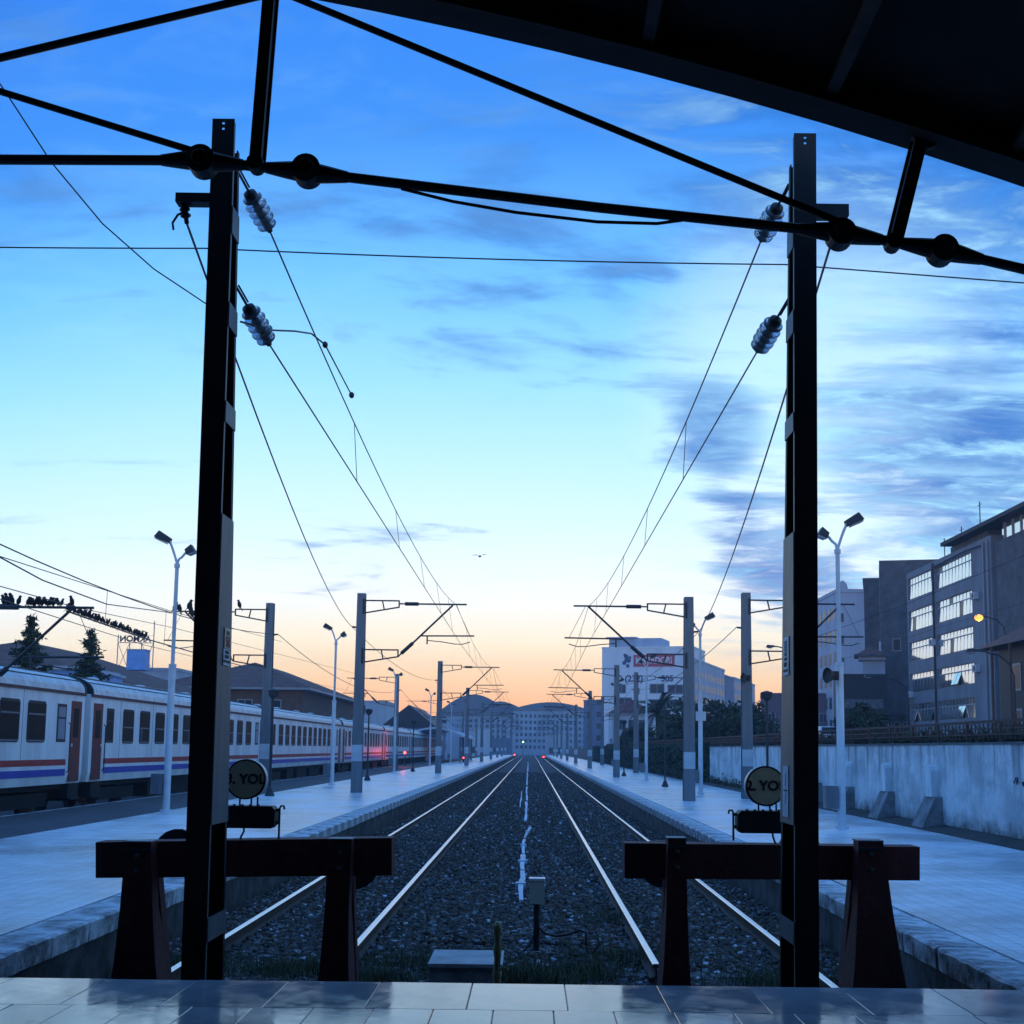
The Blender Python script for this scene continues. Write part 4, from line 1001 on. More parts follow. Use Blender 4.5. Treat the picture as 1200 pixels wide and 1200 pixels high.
# ------------------------------------------------------------------ right boundary wall and railing
def wall_material():
    m = bpy.data.materials.new("flaking whitewash"); m.use_nodes = True; t = m.node_tree; b = t.nodes["Principled BSDF"]; b.inputs["Roughness"].default_value = .8
    nd = t.nodes.new; lk = t.links.new; tcn = nd("ShaderNodeTexCoord"); sx = nd("ShaderNodeSeparateXYZ"); lk(tcn.outputs["Object"], sx.inputs[0])
    def ns(scale, det, rough, sc=(1, 1, 1)):
        mp_ = nd("ShaderNodeMapping"); lk(tcn.outputs["Object"], mp_.inputs[0]); mp_.inputs["Scale"].default_value = sc
        n = nd("ShaderNodeTexNoise"); lk(mp_.outputs[0], n.inputs["Vector"]); n.inputs["Scale"].default_value = scale; n.inputs["Detail"].default_value = det; n.inputs["Roughness"].default_value = rough; return n.outputs["Fac"]
    def rng(v, a, b_, c, d):
        n = nd("ShaderNodeMapRange"); lk(v, n.inputs[0])
        for i_, x in enumerate((a, b_, c, d)): n.inputs[i_ + 1].default_value = x
        return n.outputs[0]
    def mt(op, a, b_):
        n = nd("ShaderNodeMath"); n.operation = op
        for i_, v in enumerate((a, b_)):
            if isinstance(v, (int, float)): n.inputs[i_].default_value = v
            else: lk(v, n.inputs[i_])
        return n.outputs[0]
    def mx(f, a, b_):
        n = nd("ShaderNodeMix"); n.data_type = 'RGBA'; lk(f, n.inputs[0])
        for i_, v in ((6, a), (7, b_)):
            if isinstance(v, tuple): n.inputs[i_].default_value = v + (1,)
            else: lk(v, n.inputs[i_])
        return n.outputs[2]
    z = sx.outputs[2]
    col = mx(rng(ns(.7, 8, .7), .42, .58, 0, 1), (.50, .51, .53), (.78, .79, .80))            # patches of older and newer wash
    col = mx(rng(ns(6, 9, .75, (1, 1, .6)), .60, .68, 0, .75), col, (.20, .19, .18))           # flaked spots
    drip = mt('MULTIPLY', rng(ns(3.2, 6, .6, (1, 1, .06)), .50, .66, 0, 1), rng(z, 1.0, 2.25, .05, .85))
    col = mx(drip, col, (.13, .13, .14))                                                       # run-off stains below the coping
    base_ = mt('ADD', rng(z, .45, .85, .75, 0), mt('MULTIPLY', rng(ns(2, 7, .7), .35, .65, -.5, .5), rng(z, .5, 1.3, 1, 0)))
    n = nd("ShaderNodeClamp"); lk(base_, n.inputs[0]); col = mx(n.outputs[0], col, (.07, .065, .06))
    lk(col, b.inputs["Base Color"])
    bp = nd("ShaderNodeBump"); bp.inputs["Strength"].default_value = .6; bp.inputs["Distance"].default_value = .03; lk(ns(7, 8, .7), bp.inputs["Height"]); lk(bp.outputs[0], b.inputs["Normal"])
    return m
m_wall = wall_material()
XW = 9.3; ZW = 2.31
st_w = struct(MB().box(XW + .36, 75, 6, 480, -.41, ZW - .06).build("street", m_asph))
wall = thing("boundary_wall", "long flaking whitewashed wall along the right platform", "wall", (XW, 12, 0))
V = []; F = []; rs_ = random.Random(21)
ny_ = 56; nz_ = 8
mb = MB()
for i in range(ny_ + 1):
    for k in range(nz_ + 1):
        V.append((rs_.uniform(-.012, .012), i * 55 / ny_, .36 + (ZW - .38) * k / nz_))
for i in range(ny_):
    for k in range(nz_):
        a = i * (nz_ + 1) + k; F.append((a, a + 1, a + nz_ + 2, a + nz_ + 1))
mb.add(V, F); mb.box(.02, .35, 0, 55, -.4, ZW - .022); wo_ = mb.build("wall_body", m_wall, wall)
y = 0
while y < 54.5:
    ln = rs_.uniform(1.2, 1.8); MB().box(-.03, .38, y + .006, min(y + ln, 55) - .006, ZW - .02, ZW + .035 + rs_.uniform(-.006, .006)).build("coping_slab", M("dark coping", (.10, .10, .105), .85, var=.4, vscale=3), wall); y += ln
m_butt = M("weathered buttress", (.16, .155, .15), .85, var=.45, vscale=2.2, col2=(.34, .34, .35), bump=.4, bscale=8)
for yb in (29.6, 33.4, 37.5, 41.6):
    b = MB(); y0 = yb - 12; 
    b.hexa([(-.55, y0 - .45, .3), (.0, y0 - .45, .3), (.0, y0 + .45, .3), (-.55, y0 + .45, .3), (-.16, y0 - .40, 1.12), (.0, y0 - .40, 1.12), (.0, y0 + .40, 1.12), (-.16, y0 + .40, 1.12)])
    bo = b.build("buttress", m_butt, wall)
    b = MB(); b.prism([(y0 - .2, 1.121), (y0 + .2, 1.121), (y0 + .2, 1.72), (y0 + .14, 1.8), (y0, 1.84), (y0 - .14, 1.8), (y0 - .2, 1.72)], 'x', -.19, .0); b = b.build("pilaster", M("clean whitewash", (.72, .73, .74), .8, var=.25, vscale=3, streak=.3), bo); fixn(b.data)
rsc = random.Random(8); mb = MB()
for k in range(9):
    yk = 11.4 + k * .16 if k < 7 else 12.65 + (k - 7) * .12; zk = 1.62 + rsc.uniform(-.05, .05)
    pts_ = [(-.014, yk + rsc.uniform(-.06, .06), zk + rsc.uniform(-.1, .1)) for _ in range(4)]
    mb.tube(pts_, .012, 4)
mb.build("scrawl", m_dark if 'm_dark' in globals() else m_black, wall)
gut = MB(); gut.hexa([(8.55, 9.6, -.3), (9.33, 9.6, -.3), (9.33, 330, -.3), (8.55, 330, -.3), (8.72, 9.6, PZ + .012), (9.33, 9.6, PZ + .11), (9.33, 330, PZ + .11), (8.72, 330, PZ + .012)])
struct(gut.build("gutter_strip", m_earth))
# dirt and weeds at the foot of the wall
def leaf_cloud(mb, n, fn, smin, smax, rnd):
    for _ in range(n):
        c = Vector(fn(rnd)); s = rnd.uniform(smin, smax)
        a = Vector((rnd.gauss(0, 1), rnd.gauss(0, 1), rnd.gauss(0, 1))).normalized(); b = a.orthogonal().normalized(); d = a.cross(b)
        an = rnd.uniform(0, 6.28); u = (b * math.cos(an) + d * math.sin(an)) * s; v = (d * math.cos(an) - b * math.sin(an)) * s * .55
        mb.add([c - u, c + v, c + u, c - v], [(0, 1, 2, 3)])
mb = MB(); leaf_cloud(mb, 2600, lambda q: (XW - abs(q.gauss(0, .12)), q.uniform(44, 72), PZ + abs(q.gauss(0, .16))), .03, .08, random.Random(31))
tag(mb.build("weeds", m_leaf), "low dark weeds at the foot of right wall", "weeds", kind="stuff")
# metal railing on the wall
m_rust = M("rusty railing", (.10, .05, .04), .8, var=.4, vscale=5)
rl = thing("railing", "low rusty metal railing on top of the whitewashed wall", "railing", (XW + .2, 12, ZW + .03))
for (z, w_) in ((.40, .06), (.27, .03), (.15, .03)):
    MB().box(-w_ / 2, w_ / 2, 0, 150, z, z + w_).build("rail_bar", m_rust, rl)
pm_ = MB().box(-.03, .03, -.03, .03, 0, .44).mesh("post", m_rust)
bm_ = MB().box(-.012, .012, -.012, .012, .0, .40).mesh("baluster", m_rust)
for i in range(76):
    o = link("post", pm_, rl); o.location = (0, i * 2.0, 0)
mb = MB()
for i in range(600):
    if i % 8: mb.box(-.012, .012, i * .25 - .012, i * .25 + .012, .05, .39)
tag(mb.build("balusters", m_rust, rl), kind="stuff")
# dark screen hedge behind the railing
mb = MB(); leaf_cloud(mb, 15000, lambda q: (XW + .55 + abs(q.gauss(0, .3)), q.uniform(14, 66), ZW + abs(q.gauss(0, .14)) ), .04, .1, random.Random(33))
tag(mb.build("hedge", m_leaf), "low dark hedge behind the rusty railing", "hedge", kind="stuff")
# vine-covered fence beyond the wall's end
mb = MB(); leaf_cloud(mb, 30000, lambda q: (XW - abs(q.gauss(0, .18)), 67 + 120 * q.random() ** 1.3, q.uniform(.35, 2.5)), .06, .17, random.Random(35))
vf = thing("vine_fence", "dark vine-covered fence beyond the whitewashed wall", "fence", (0, 0, 0))
tag(mb.build("vines", m_leaf, vf), kind="stuff"); MB().box(XW - .02, XW + .1, 67, 190, .3, 2.33).build("fence_boards", M("dark boards", (.035, .03, .028), .9, var=.3), vf)
for i in range(40): MB().box(XW - .1, XW - .03, 67.5 + i * 3, 67.62 + i * 3, .3, 2.45).build("fence_post", m_iron, vf)

# ------------------------------------------------------------------ trees
def branchy(root, rnd, H, r0, crown_c, crown_r, nl, ls, m=m_leaf, limbs=7):
    mb = MB(); mb.tube([(0, 0, 0), (rnd.uniform(-.1, .1), 0, H * .4), (rnd.uniform(-.2, .2), rnd.uniform(-.2, .2), H * .7)], [r0, r0 * .7, r0 * .45], 9)
    for k in range(limbs):
        a = rnd.uniform(0, 6.28); z = H * rnd.uniform(.35, .65); e = (crown_r[0] * .7 * math.cos(a), crown_r[1] * .7 * math.sin(a), crown_c + rnd.uniform(-.3, .6) * crown_r[2])
        mb.tube([(0, 0, z), (e[0] * .4, e[1] * .4, z + (e[2] - z) * .55), e], [r0 * .4, r0 * .25, r0 * .08], 6)
    mb.build("trunk", m_bark, root, True)
    cl = [(rnd.gauss(0, .45) * crown_r[0], rnd.gauss(0, .45) * crown_r[1], crown_c + rnd.gauss(0, .42) * crown_r[2], rnd.uniform(.16, .42)) for _ in range(26)]
    def fn(q):
        c = q.choice(cl); return (c[0] + q.gauss(0, c[3] * crown_r[0] * .6), c[1] + q.gauss(0, c[3] * crown_r[1] * .6), c[2] + q.gauss(0, c[3] * crown_r[2] * .6))
    mb = MB(); leaf_cloud(mb, nl, fn, ls * .6, ls, rnd); mb.build("crown", m, root)
ridx = 0
for (px, py, Y, cr_, H, lab) in ((805, 858, 104, (2.2, 2.2, 1.5), 4.2, "dark bushy tree right of the tall right mast"), (838, 852, 100, (2.6, 2.4, 1.7), 4.4, "dark bushy tree in the middle above the wall end"), (868, 845, 96, (2.2, 2.4, 1.9), 4.6, "dark tree behind the mast by the right wall"), (745, 868, 128, (1.9, 2.0, 1.3), 3.6, "dark bush left of the palm tree"),
                               (1003, 846, 78, (1.0, 1.1, .8), 2.6, "dark bush behind railing beside the old pale house"), (1024, 852, 74, (.6, .7, .5), 1.8, "small dark bush behind railing near the tower")):
    v = at(px, py, Y); t_ = thing("bushy_tree", lab, "tree", (v.x, Y, ZW - .06)); branchy(t_, random.Random(50 + ridx), H, .14, v.z - ZW + .06, cr_, 5200, .22); ridx += 1
# palm
v = at(771, 834, 118); palm = thing("palm_tree", "dark palm tree with arching fronds above the fence", "palm tree", (v.x, 118, ZW - .06)); hp = v.z - ZW
mb = MB(); mb.tube([(0, 0, 0), (.05, 0, hp * .5), (0, 0, hp)], [.28, .24, .26], 12); mb.build("trunk", m_bark, palm, True)
rp_ = random.Random(77)
for k in range(34):
    a = rp_.uniform(0, 6.28); el = rp_.uniform(-.3, 1.25); Lf = rp_.uniform(2.3, 3.1); mb = MB(); prev = None; pts = []
    for i in range(9):
        s = i / 8; r_ = Lf * s * math.cos(el) * (1 - .12 * s); z = Lf * s * math.sin(el) - 1.5 * s * s * (.4 + .6 * math.cos(el)); pts.append(Vector((r_ * math.cos(a), r_ * math.sin(a), hp + z)))
    mb.tube(pts, [.025 * (1 - i / 10) for i in range(9)], 5)
    sd = Vector((-math.sin(a), math.cos(a), 0))
    for i in range(1, 9):
        for f in (0, .33, .66):
            p0_ = pts[i - 1].lerp(pts[i], f); dr_ = (pts[i] - pts[i - 1]).normalized()
            for s in (-1, 1):
                tip = p0_ + (sd * s * .8 + dr_ * .7 + Vector((0, 0, -.35))) * .55; n_ = dr_ * .06
                mb.add([p0_ - n_, p0_ + n_, tip], [(0, 1, 2)])
    mb.build("frond", m_leaf, palm)
# conifers behind the coaches
def conifer(label, px, pytop, Y, wpx, seed):
    top = at(px, pytop, Y); root = thing("conifer_tree", label, "tree", (top.x, Y, -.42)); H = top.z + .42; rnd = random.Random(seed); Wd = wpx * Y / FPX
    mb = MB(); mb.tube([(0, 0, 0), (0, 0, H * .97)], [.2, .02], 8); mb.build("trunk", m_bark, root)
    mb = MB(); br = MB(); z = H * .99; 
    while z > max(1.5, H - 5.5):
        f = 1 - z / H; n = 3 + int(f * 12)
        for k in range(n):
            a = rnd.uniform(0, 6.28); Lb = (.08 + .40 * (H - z)) * rnd.uniform(.45, 1.15); tip = Vector((Lb * math.cos(a), Lb * math.sin(a), z + rnd.uniform(-.05, .22) * Lb)); b0 = Vector((0, 0, z))
            br.tube([b0, tip], [.02, .006], 4, False)
            for q in range(int(10 + 50 * Lb)):
                s = rnd.random() ** .7; c = b0.lerp(tip, s) + Vector((rnd.gauss(0, .05), rnd.gauss(0, .05), rnd.gauss(0, .05)))
                d = Vector((rnd.gauss(0, 1), rnd.gauss(0, 1), rnd.gauss(-.3, .6))).normalized() * rnd.uniform(.10, .22); o_ = d.orthogonal().normalized() * .045
                mb.add([c - o_, c + d, c + o_], [(0, 1, 2)])
        z -= .12 + .2 * f
    mb.build("crown", m_leaf, root); br.build("branches", m_bark, root)
conifer("taller dark conifer behind the nearest coach at left", 38, 722, 46, 32, 3)
conifer("shorter dark conifer with sparse top behind the second coach", 107, 738, 50, 24, 4)
conifer("distant conifer behind the third coach", 405, 822, 130, 14, 5)
# ------------------------------------------------------------------ buildings
m_win = M("facade window glass", (.025, .03, .045), .3, var=0, spec=.22)
m_mirror = M("mirror window glass", (.72, .74, .76), .07, .85, var=0)
m_frm = M("window frame", (.30, .32, .35), .5, var=.1)
def wins(root, face, u0, z0, du, dz, nu, nz, w, h, m=None, frame=True, skip=None, wd=0, len_=0, jitter=0):
    """face: 'front' (y=0, facing -y) 'left' (x=0, facing -x) 'right' (x=wd, facing +x)"""
    m = m or m_win
    if face == 'front': fr = MB().box(-w / 2 - .09, w / 2 + .09, -.05, -.002, -.09, h + .09); pn = MB().box(-w / 2, w / 2, -.056, -.051, 0, h); br = MB().box(-.03, .03, -.062, -.0565, 0, h)
    elif face == 'left': fr = MB().box(-.05, -.002, -w / 2 - .09, w / 2 + .09, -.09, h + .09); pn = MB().box(-.056, -.051, -w / 2, w / 2, 0, h); br = MB().box(-.062, -.0565, -.03, .03, 0, h)
    else: fr = MB().box(wd + .002, wd + .05, -w / 2 - .09, w / 2 + .09, -.09, h + .09); pn = MB().box(wd + .051, wd + .056, -w / 2, w / 2, 0, h); br = MB().box(wd + .0565, wd + .062, -.03, .03, 0, h)
    fm = fr.mesh("window", m_frm); pm = pn.mesh("pane", m); bm = br.mesh("mullion", m_frm)
    for j in range(nz):
        for i in range(nu):
            if skip and (i, j) in skip: continue
            u = u0 + i * du; z = z0 + j * dz
            loc = (u, 0, z) if face == 'front' else (0, u, z)
            if frame:
                f = link("window", fm, root); f.location = loc; link("pane", pm, f); link("mullion", bm, f)
            else:
                f = link("window", pm, root); f.location = loc
def building(name, label, loc, rz, w, d, h, m, cat="building", roofm=None, parapet=.5, cornice=True):
    root = thing(name, label, cat, loc, rz)
    MB().box(0, w, 0, d, -.3, h).build("wall", m, root)
    if parapet:
        mb = MB(); e = .12
        mb.box(-e, w + e, -e, .15, h + .002, h + parapet); mb.box(-e, w + e, d - .15, d + e, h + .002, h + parapet); mb.box(-e, .15, .152, d - .152, h + .002, h + parapet); mb.box(w - .15, w + e, .152, d - .152, h + .002, h + parapet)
        mb.build("parapet", roofm or m, root)
    return root
m_blue = M("grey blue render", (.15, .185, .28), .8, var=.22, vscale=.5, bump=.1, streak=True)
m_grey = M("grey rough render", (.115, .115, .125), .9, var=.4, vscale=.9, bump=.3, bscale=3)
m_pale = M("pale render", (.52, .55, .60), .8, var=.18, vscale=.4, streak=True)
m_palb = M("pale bluish render", (.40, .45, .54), .8, var=.2, vscale=.4, streak=True)
m_brown = M("brown roof tile", (.17, .075, .055), .9, var=.35, vscale=1.5, bump=.4, bscale=6)
m_brick = M("dull brown brick", (.16, .09, .07), .9, var=.3, vscale=2)
m_redroof = M("red roof tile", (.16, .055, .05), .9, var=.3, vscale=1.5)
m_dark = M("dark shop front", (.02, .022, .028), .6, var=.3)
ZS = ZW - .06
# five-storey office block with ribbon windows (faces the tracks: local -x)
XO, Y0, Y1 = 38.0, 105.0, 129.0
m_off = M("grey office render", (.20, .215, .25), .8, var=.25, vscale=.6, bump=.15, streak=.3)
off = thing("office_building", "five-storey blue-grey office building with bright ribbon windows", "building", (XO, Y0, ZS))
rows = [(19.57, 17.43), (16.25, 14.2), (13.1, 11.15), (9.95, 8.1), (6.95, 5.15)]
rows = [(a - ZS, b - ZS) for a, b in rows]
bays = [(4.9, 14.9), (15.5, 23.6)]
D_ = 14
MB().box(.35, D_, 0, 24, -.3, 20.2 - ZS).build("core_wall", m_off, off)
edges = [20.2 - ZS] + [x for r_ in rows for x in r_] + [-.3]
for i in range(0, len(edges), 2):
    MB().box(0, .348, 0, 24, edges[i + 1], edges[i]).build("spandrel", m_off, off)
for (zt, zb_) in rows:
    for (a, b) in ((0, bays[0][0]), (bays[0][1], bays[1][0]), (bays[1][1], 24)):
        MB().box(0.001, .347, a, b, zb_ + .001, zt - .001).build("pier", m_off, off)
rw = random.Random(12)
opened = {(3, 0, 4), (3, 0, 5), (4, 0, 3), (4, 0, 4), (4, 1, 6), (4, 1, 1)}
for ri, (zt, zb_) in enumerate(rows):
    for bi, (a, b) in enumerate(bays):
        n = 11 if bi == 0 else 8
        wn = MB().box(.14, .2, a + .001, b - .001, zb_ + .001, zb_ + .06).build("ribbon_window", m_frm, off)
        ztr = zb_ + (zt - zb_) * .68
        MB().box(.13, .21, a + .002, b - .002, ztr - .05, ztr + .05).build("transom", m_frm, wn)
        MB().box(.14, .2, a + .001, b - .001, zt - .06, zt - .001).build("head_frame", m_frm, wn)
        pw = (b - a) / n
        for k in range(n):
            y0_, y1_ = a + k * pw, a + (k + 1) * pw
            if k: MB().box(.135, .205, y0_ - .045, y0_ + .045, zb_ + .061, zt - .061).build("mullion", m_frm, wn)
            MB().box(.165, .175, y0_ + .046, y1_ - .046, ztr + .051, zt - .061, Matrix.Rotation(R(rw.uniform(1.5, 2.6) + ri * .55), 3, 'Y'), (.17, 0, zt)).build("pane", m_mirror if rw.random() > .12 else m_win, wn)
            isopen = (ri, bi, k) in opened
            mm = m_mirror if rw.random() > .07 else m_win
            if isopen:
                rot = Matrix.Rotation(R(24), 3, 'Y')
                mb = MB(); mb.box(.16, .18, y0_ + .05, y1_ - .05, zb_ + .065, ztr - .055, Matrix.Rotation(R(22), 3, 'Y'), (.16, 0, ztr - .055)); mb.build("open_pane", m_mirror, wn)
                MB().box(.24, .25, y0_ + .047, y1_ - .047, zb_ + .061, ztr - .051).build("dark_opening", m_dark, wn)
            else:
                MB().box(.165, .175, y0_ + .046, y1_ - .046, zb_ + .061, ztr - .051, Matrix.Rotation(R(rw.uniform(1.5, 2.6) + ri * .55), 3, 'Y'), (.17, 0, ztr)).build("pane", mm, wn)
mb = MB(); mb.tube([(-.12, 15.2, -.2), (-.12, 15.2, 20 - ZS)], .1, 8); mb.build("drain_pipe", m_iron, off)
for yy in (.6, 1.6):
    mb = MB(); mb.tube([(-.12, yy, -.2), (-.12, yy, 19.8 - ZS)], .09, 8); mb.build("drain_pipe", m_frm, off)
mb = MB(); mb.tube([(-.15, 15.1, 19.6 - ZS), (-.2, 6, 19.75 - ZS), (-.2, 2, 19.6 - ZS)], .07, 6); mb.build("cable_run", m_iron, off)
for (yy, zz) in ((3.2, 15.2), (3.3, 9.0), (15.1, 12.2), (22.6, 7.6)):
    ac = MB().box(-.42, -.002, yy, yy + .85, zz - ZS, zz + .6 - ZS).build("air_conditioner", m_pale, off); mb = MB(); mb.lathe([(.22, 0), (.22, .01)], (-.421, yy + .35, zz + .3 - ZS), (-1, 0, 0), 14); mb.build("fan_grille", m_dark, ac)
MB().box(.6, D_, 2, 12, 20.21 - ZS, 21.0 - ZS).build("penthouse", m_grey, off)
mb = MB(); mb.box(-.5, D_, -24, 11.5, 21.02 - ZS, 21.35 - ZS); mb.build("roof_slab", M("dark roof edge", (.05, .05, .055), .8, var=.3), off)
for (yy, hh) in ((8, 3.2), (13, 1.8), (18, 1.5)):
    mb = MB(); mb.tube([(2, yy, 20.2 - ZS), (2, yy, 21.4 - ZS + hh)], .05, 6); mb.tube([(2, yy - .5, 21.1 - ZS + hh), (2, yy + .5, 21.1 - ZS + hh)], .03, 5); mb.build("aerial", m_iron, off)
# next block, rough grey flank with a glazed top
nb = thing("flank_building", "rough grey building with glazed top at right edge", "building", (XO, 80, ZS))
MB().box(0.2, 14, 0, 24.6, -.3, 19.5 - ZS).build("wall", m_grey, nb)
MB().box(.6, 13, 0.1, 24, 19.502 - ZS, 20.98 - ZS).build("glazed_storey", m_mirror, nb)
for k in range(14): MB().box(.5, .62, .5 + k * 1.75, .62 + k * 1.75, 19.503 - ZS, 20.97 - ZS).build("mullion", m_frm, nb)
dh = thing("dark_house", "dark timber house with overhanging eaves at right edge", "house", (30, 58, ZS))
MB().box(0, 7.5, 0, 24, -.3, 8.8 - ZS).build("wall", m_dark, dh)
mb = MB(); mb.hexa([(-1.1, -1, 8.81 - ZS), (8.5, -1, 8.81 - ZS), (8.5, 25.6, 8.81 - ZS), (-1.1, 25.6, 8.81 - ZS), (2.5, 2, 10.9 - ZS), (5, 2, 10.9 - ZS), (5, 22, 10.9 - ZS), (2.5, 22, 10.9 - ZS)]); mb.build("roof", m_brown, dh)
for k in range(6):
    for zz in (3.2, 6.0):
        f = MB().box(-.05, -.002, 1.4 + k * 3.8, 3.0 + k * 3.8, zz - ZS, zz + 1.7 - ZS).build("window", m_frm, dh); MB().box(-.056, -.051, 1.55 + k * 3.8, 2.85 + k * 3.8, zz + .12 - ZS, zz + 1.58 - ZS).build("pane", m_win, f)
for k in range(8): MB().box(-1.0, -.85, 1 + k * 3.1, 1.15 + k * 3.1, -.2, 8.8 - ZS).build("veranda_post", m_brick, dh)
# grey tower and its lower neighbour
a = at(1030, 657, 140.5)
tw = building("tower_block", "plain dark grey windowless tower left of the office building", (a.x, 140.5, ZS), R(-15), 9.0, 9, a.z - ZS, m_grey, parapet=.0)
v = at(1047, 757, 140.5); f = MB().box(1.25, 2.15, -.05, -.002, v.z - ZS - .6, v.z - ZS + .8).build("window", m_frm, tw); MB().box(1.35, 2.05, -.056, -.051, v.z - ZS - .5, v.z - ZS + .7).build("pane", m_win, f)
mb = MB(); mb.tube([(-.06, -.1, 0), (-.06, -.1, 12)], .12, 8); mb.build("drain_pipe", m_pale, tw)
MB().box(-.1, 3.4, -.9, -.001, 4.0, 4.3).build("canopy", m_grey, tw)
for k in range(3):
    f = MB().box(.3 + k * .95, .95 + k * .95, -.05, -.002, .6, 3.2).build("door", m_frm, tw); MB().box(.38 + k * .95, .87 + k * .95, -.056, -.051, .7, 3.1).build("pane", m_win, f)
a = at(1012, 680, 153); tw2 = building("tower_block", "narrow grey block behind the plain grey tower", (a.x, 153, ZS), R(-15), 6, 9, a.z - ZS, m_grey, parapet=.25)
# old pale house with cornice
a = at(1011, 770, 137.5); oh = building("old_house", "small old pale house with a heavy cornice before the tower", (a.x, 137.5, ZS), R(-14), 2.3, 2.6, a.z - ZS, m_palb, "house", parapet=0)
hh = a.z - ZS
MB().box(-.9, 2.5, -.9, 2.8, hh + .003, hh + .28).build("cornice", m_grey, oh); MB().box(-.45, 2.4, -.5, 2.7, hh - .35, hh - .001).build("frieze", m_palb, oh)
mb = MB(); mb.hexa([(-.6, -.6, hh + .282), (2.3, -.6, hh + .282), (2.3, 2.6, hh + .282), (-.6, 2.6, hh + .282), (.6, .7, hh + 1.1), (1.2, .7, hh + 1.1), (1.2, 1.6, hh + 1.1), (.6, 1.6, hh + 1.1)]); mb.build("roof", m_brown, oh)
wins(oh, 'front', .8, 1.0, 1.1, 3.0, 2, 2, .6, 1.5); wins(oh, 'left', 1.3, 1.0, 1.8, 3.0, 1, 2, .8, 1.6)
# pale apartment house
a = at(981, 690, 190); b = at(1012, 690, 190)
pa = building("apartment_house", "tall pale blue apartment house with rows of side windows", (a.x, 190, ZS), R(0), 9, 24, a.z - ZS - .5, m_palb, parapet=.5)
hh = a.z - ZS
wins(pa, 'left', 2, 3.0, 3.1, 3.35, 7, 6, 1.5, 1.7)
mb = MB(); mb.prism([(0, hh), (1.6, hh), (1.4, hh + .8), (.8, hh + 1.3), (.2, hh + .8)], 'y', -.13, .1); mb.build("gable", m_palb, pa)
wins(pa, 'front', .6, 6.0, 1, 3.3, 1, 5, .5, 1.2)
sh = building("shop_building", "low dark shop front with sign band under the pale apartments", (at(985, 800, 130).x, 130, ZS), R(-5), 4.6, 5, at(985, 792, 130).z - ZS, m_dark, parapet=.2)
MB().box(.2, 4.2, -.06, -.002, 4.3, 5.2).build("sign_band", M("shop sign", (.06, .07, .09), .6, var=.5, vscale=3, col2=(.2, .22, .26)), sh)
wins(sh, 'front', 1.1, .4, 1.5, 3, 3, 1, 1.0, 2.6)
# advertising building in the middle distance
m_adw = M("white render", (.80, .82, .84), .8, var=.12, vscale=.4, streak=True)
ang = R(-17.7); YA = 300
c0_ = at(812, 759, YA); w_ = 22.0
origin = Vector((c0_.x, YA, 0)) - Vector((math.cos(ang), math.sin(ang), 0)) * w_
adb = building("advertising_building", "big pale building with red sign band and phone number", (origin.x, origin.y, ZS), ang, w_, 16, c0_.z - ZS, m_adw, parapet=.4)
HB = c0_.z - ZS
adb_pent = MB().box(1.2, 14, 2, 12, HB + .402, HB + 2.6).build("penthouse", m_palb, adb)
MB().box(.6, 8, 1.2, 13, HB + 2.602, HB + 2.9).build("penthouse_roof", m_palb, adb)
def face_px(px, py):   # pixel to facade coordinates (u, z)
    d = CROT @ Vector(((px - PPX) / FPX, -(py - PPY) / FPX, -1.0)); n_ = Vector((-math.sin(ang), math.cos(ang), 0)); k = (origin - Vector((0, 0, 0))).dot(n_) / d.dot(n_)
    p_ = d * k + Vector((0, 0, CAMZ)); q = p_ - origin; return q.dot(Vector((math.cos(ang), math.sin(ang), 0))), p_.z - ZS
u0, z1 = face_px(742.5, 767.5); u1, z0 = face_px(790.5, 781)
sb_ = MB().box(u0, u1, -.12, -.002, z0, z1).build("sign_band", M("red sign board", (.52, .04, .06), .6, var=.15), adb)
me = text_mesh("MATADORI", (z1 - z0) * .74, .03); me.materials.append(m_white)
xf_mesh(me, Matrix.Translation(((u0 + u1) / 2, -.16, (z0 + z1) / 2)) @ Matrix.Rotation(R(90), 4, 'X') @ Matrix.Diagonal((.82, 1, 1, 1))); link("lettering", me, sb_)
m_navy = M("navy lettering", (.035, .06, .16), .6, var=.1)
u0, z0 = face_px(725, 801); u1, z1 = face_px(753, 790)
me = text_mesh("0 (232)", 2.1, .03); me.materials.append(m_navy); xf_mesh(me, Matrix.Translation(((u0 + u1) / 2, -.05, (z0 + z1) / 2)) @ Matrix.Rotation(R(90), 4, 'X')); link("lettering", me, adb)
u0, z0 = face_px(772, 800); u1, z1 = face_px(792, 791)
me = text_mesh("505", 2.0, .03); me.materials.append(m_navy); xf_mesh(me, Matrix.Translation(((u0 + u1) / 2, -.05, (z0 + z1) / 2)) @ Matrix.Rotation(R(90), 4, 'X')); link("lettering", me, adb)
# dark sprig emblem left of the red band
mb = MB(); u, z = face_px(734, 775)
for (du, dz_, r_) in ((0, 1.1, .55), (.55, .2, .6), (-.5, -.4, .5), (.35, -1.1, .45), (-.1, .2, .45), (.9, .9, .35), (-.35, 1.5, .4)): mb.lathe([(r_, 0), (r_, .05)], (u + du, -.004, z + dz_), (0, -1, 0), 10)
mb.build("emblem", m_navy, adb)
for (x0, x1, y0, y1) in ((724, 733, 803, 812), (743, 749, 807, 813), (762, 778, 802, 812), (783, 800, 803, 812), (724, 740, 818, 826), (762, 800, 820, 828)):
    u0, z1 = face_px(x0, y0); u1, z0 = face_px(x1, y1)
    f = MB().box(u0 - .15, u1 + .15, -.05, -.002, z0 - .15, z1 + .15).build("window", m_frm, adb); MB().box(u0, u1, -.056, -.051, z0, z1).build("pane", m_win, f)
    MB().box((u0 + u1) / 2 - .06, (u0 + u1) / 2 + .06, -.062, -.0565, z0, z1).build("mullion", m_frm, f)
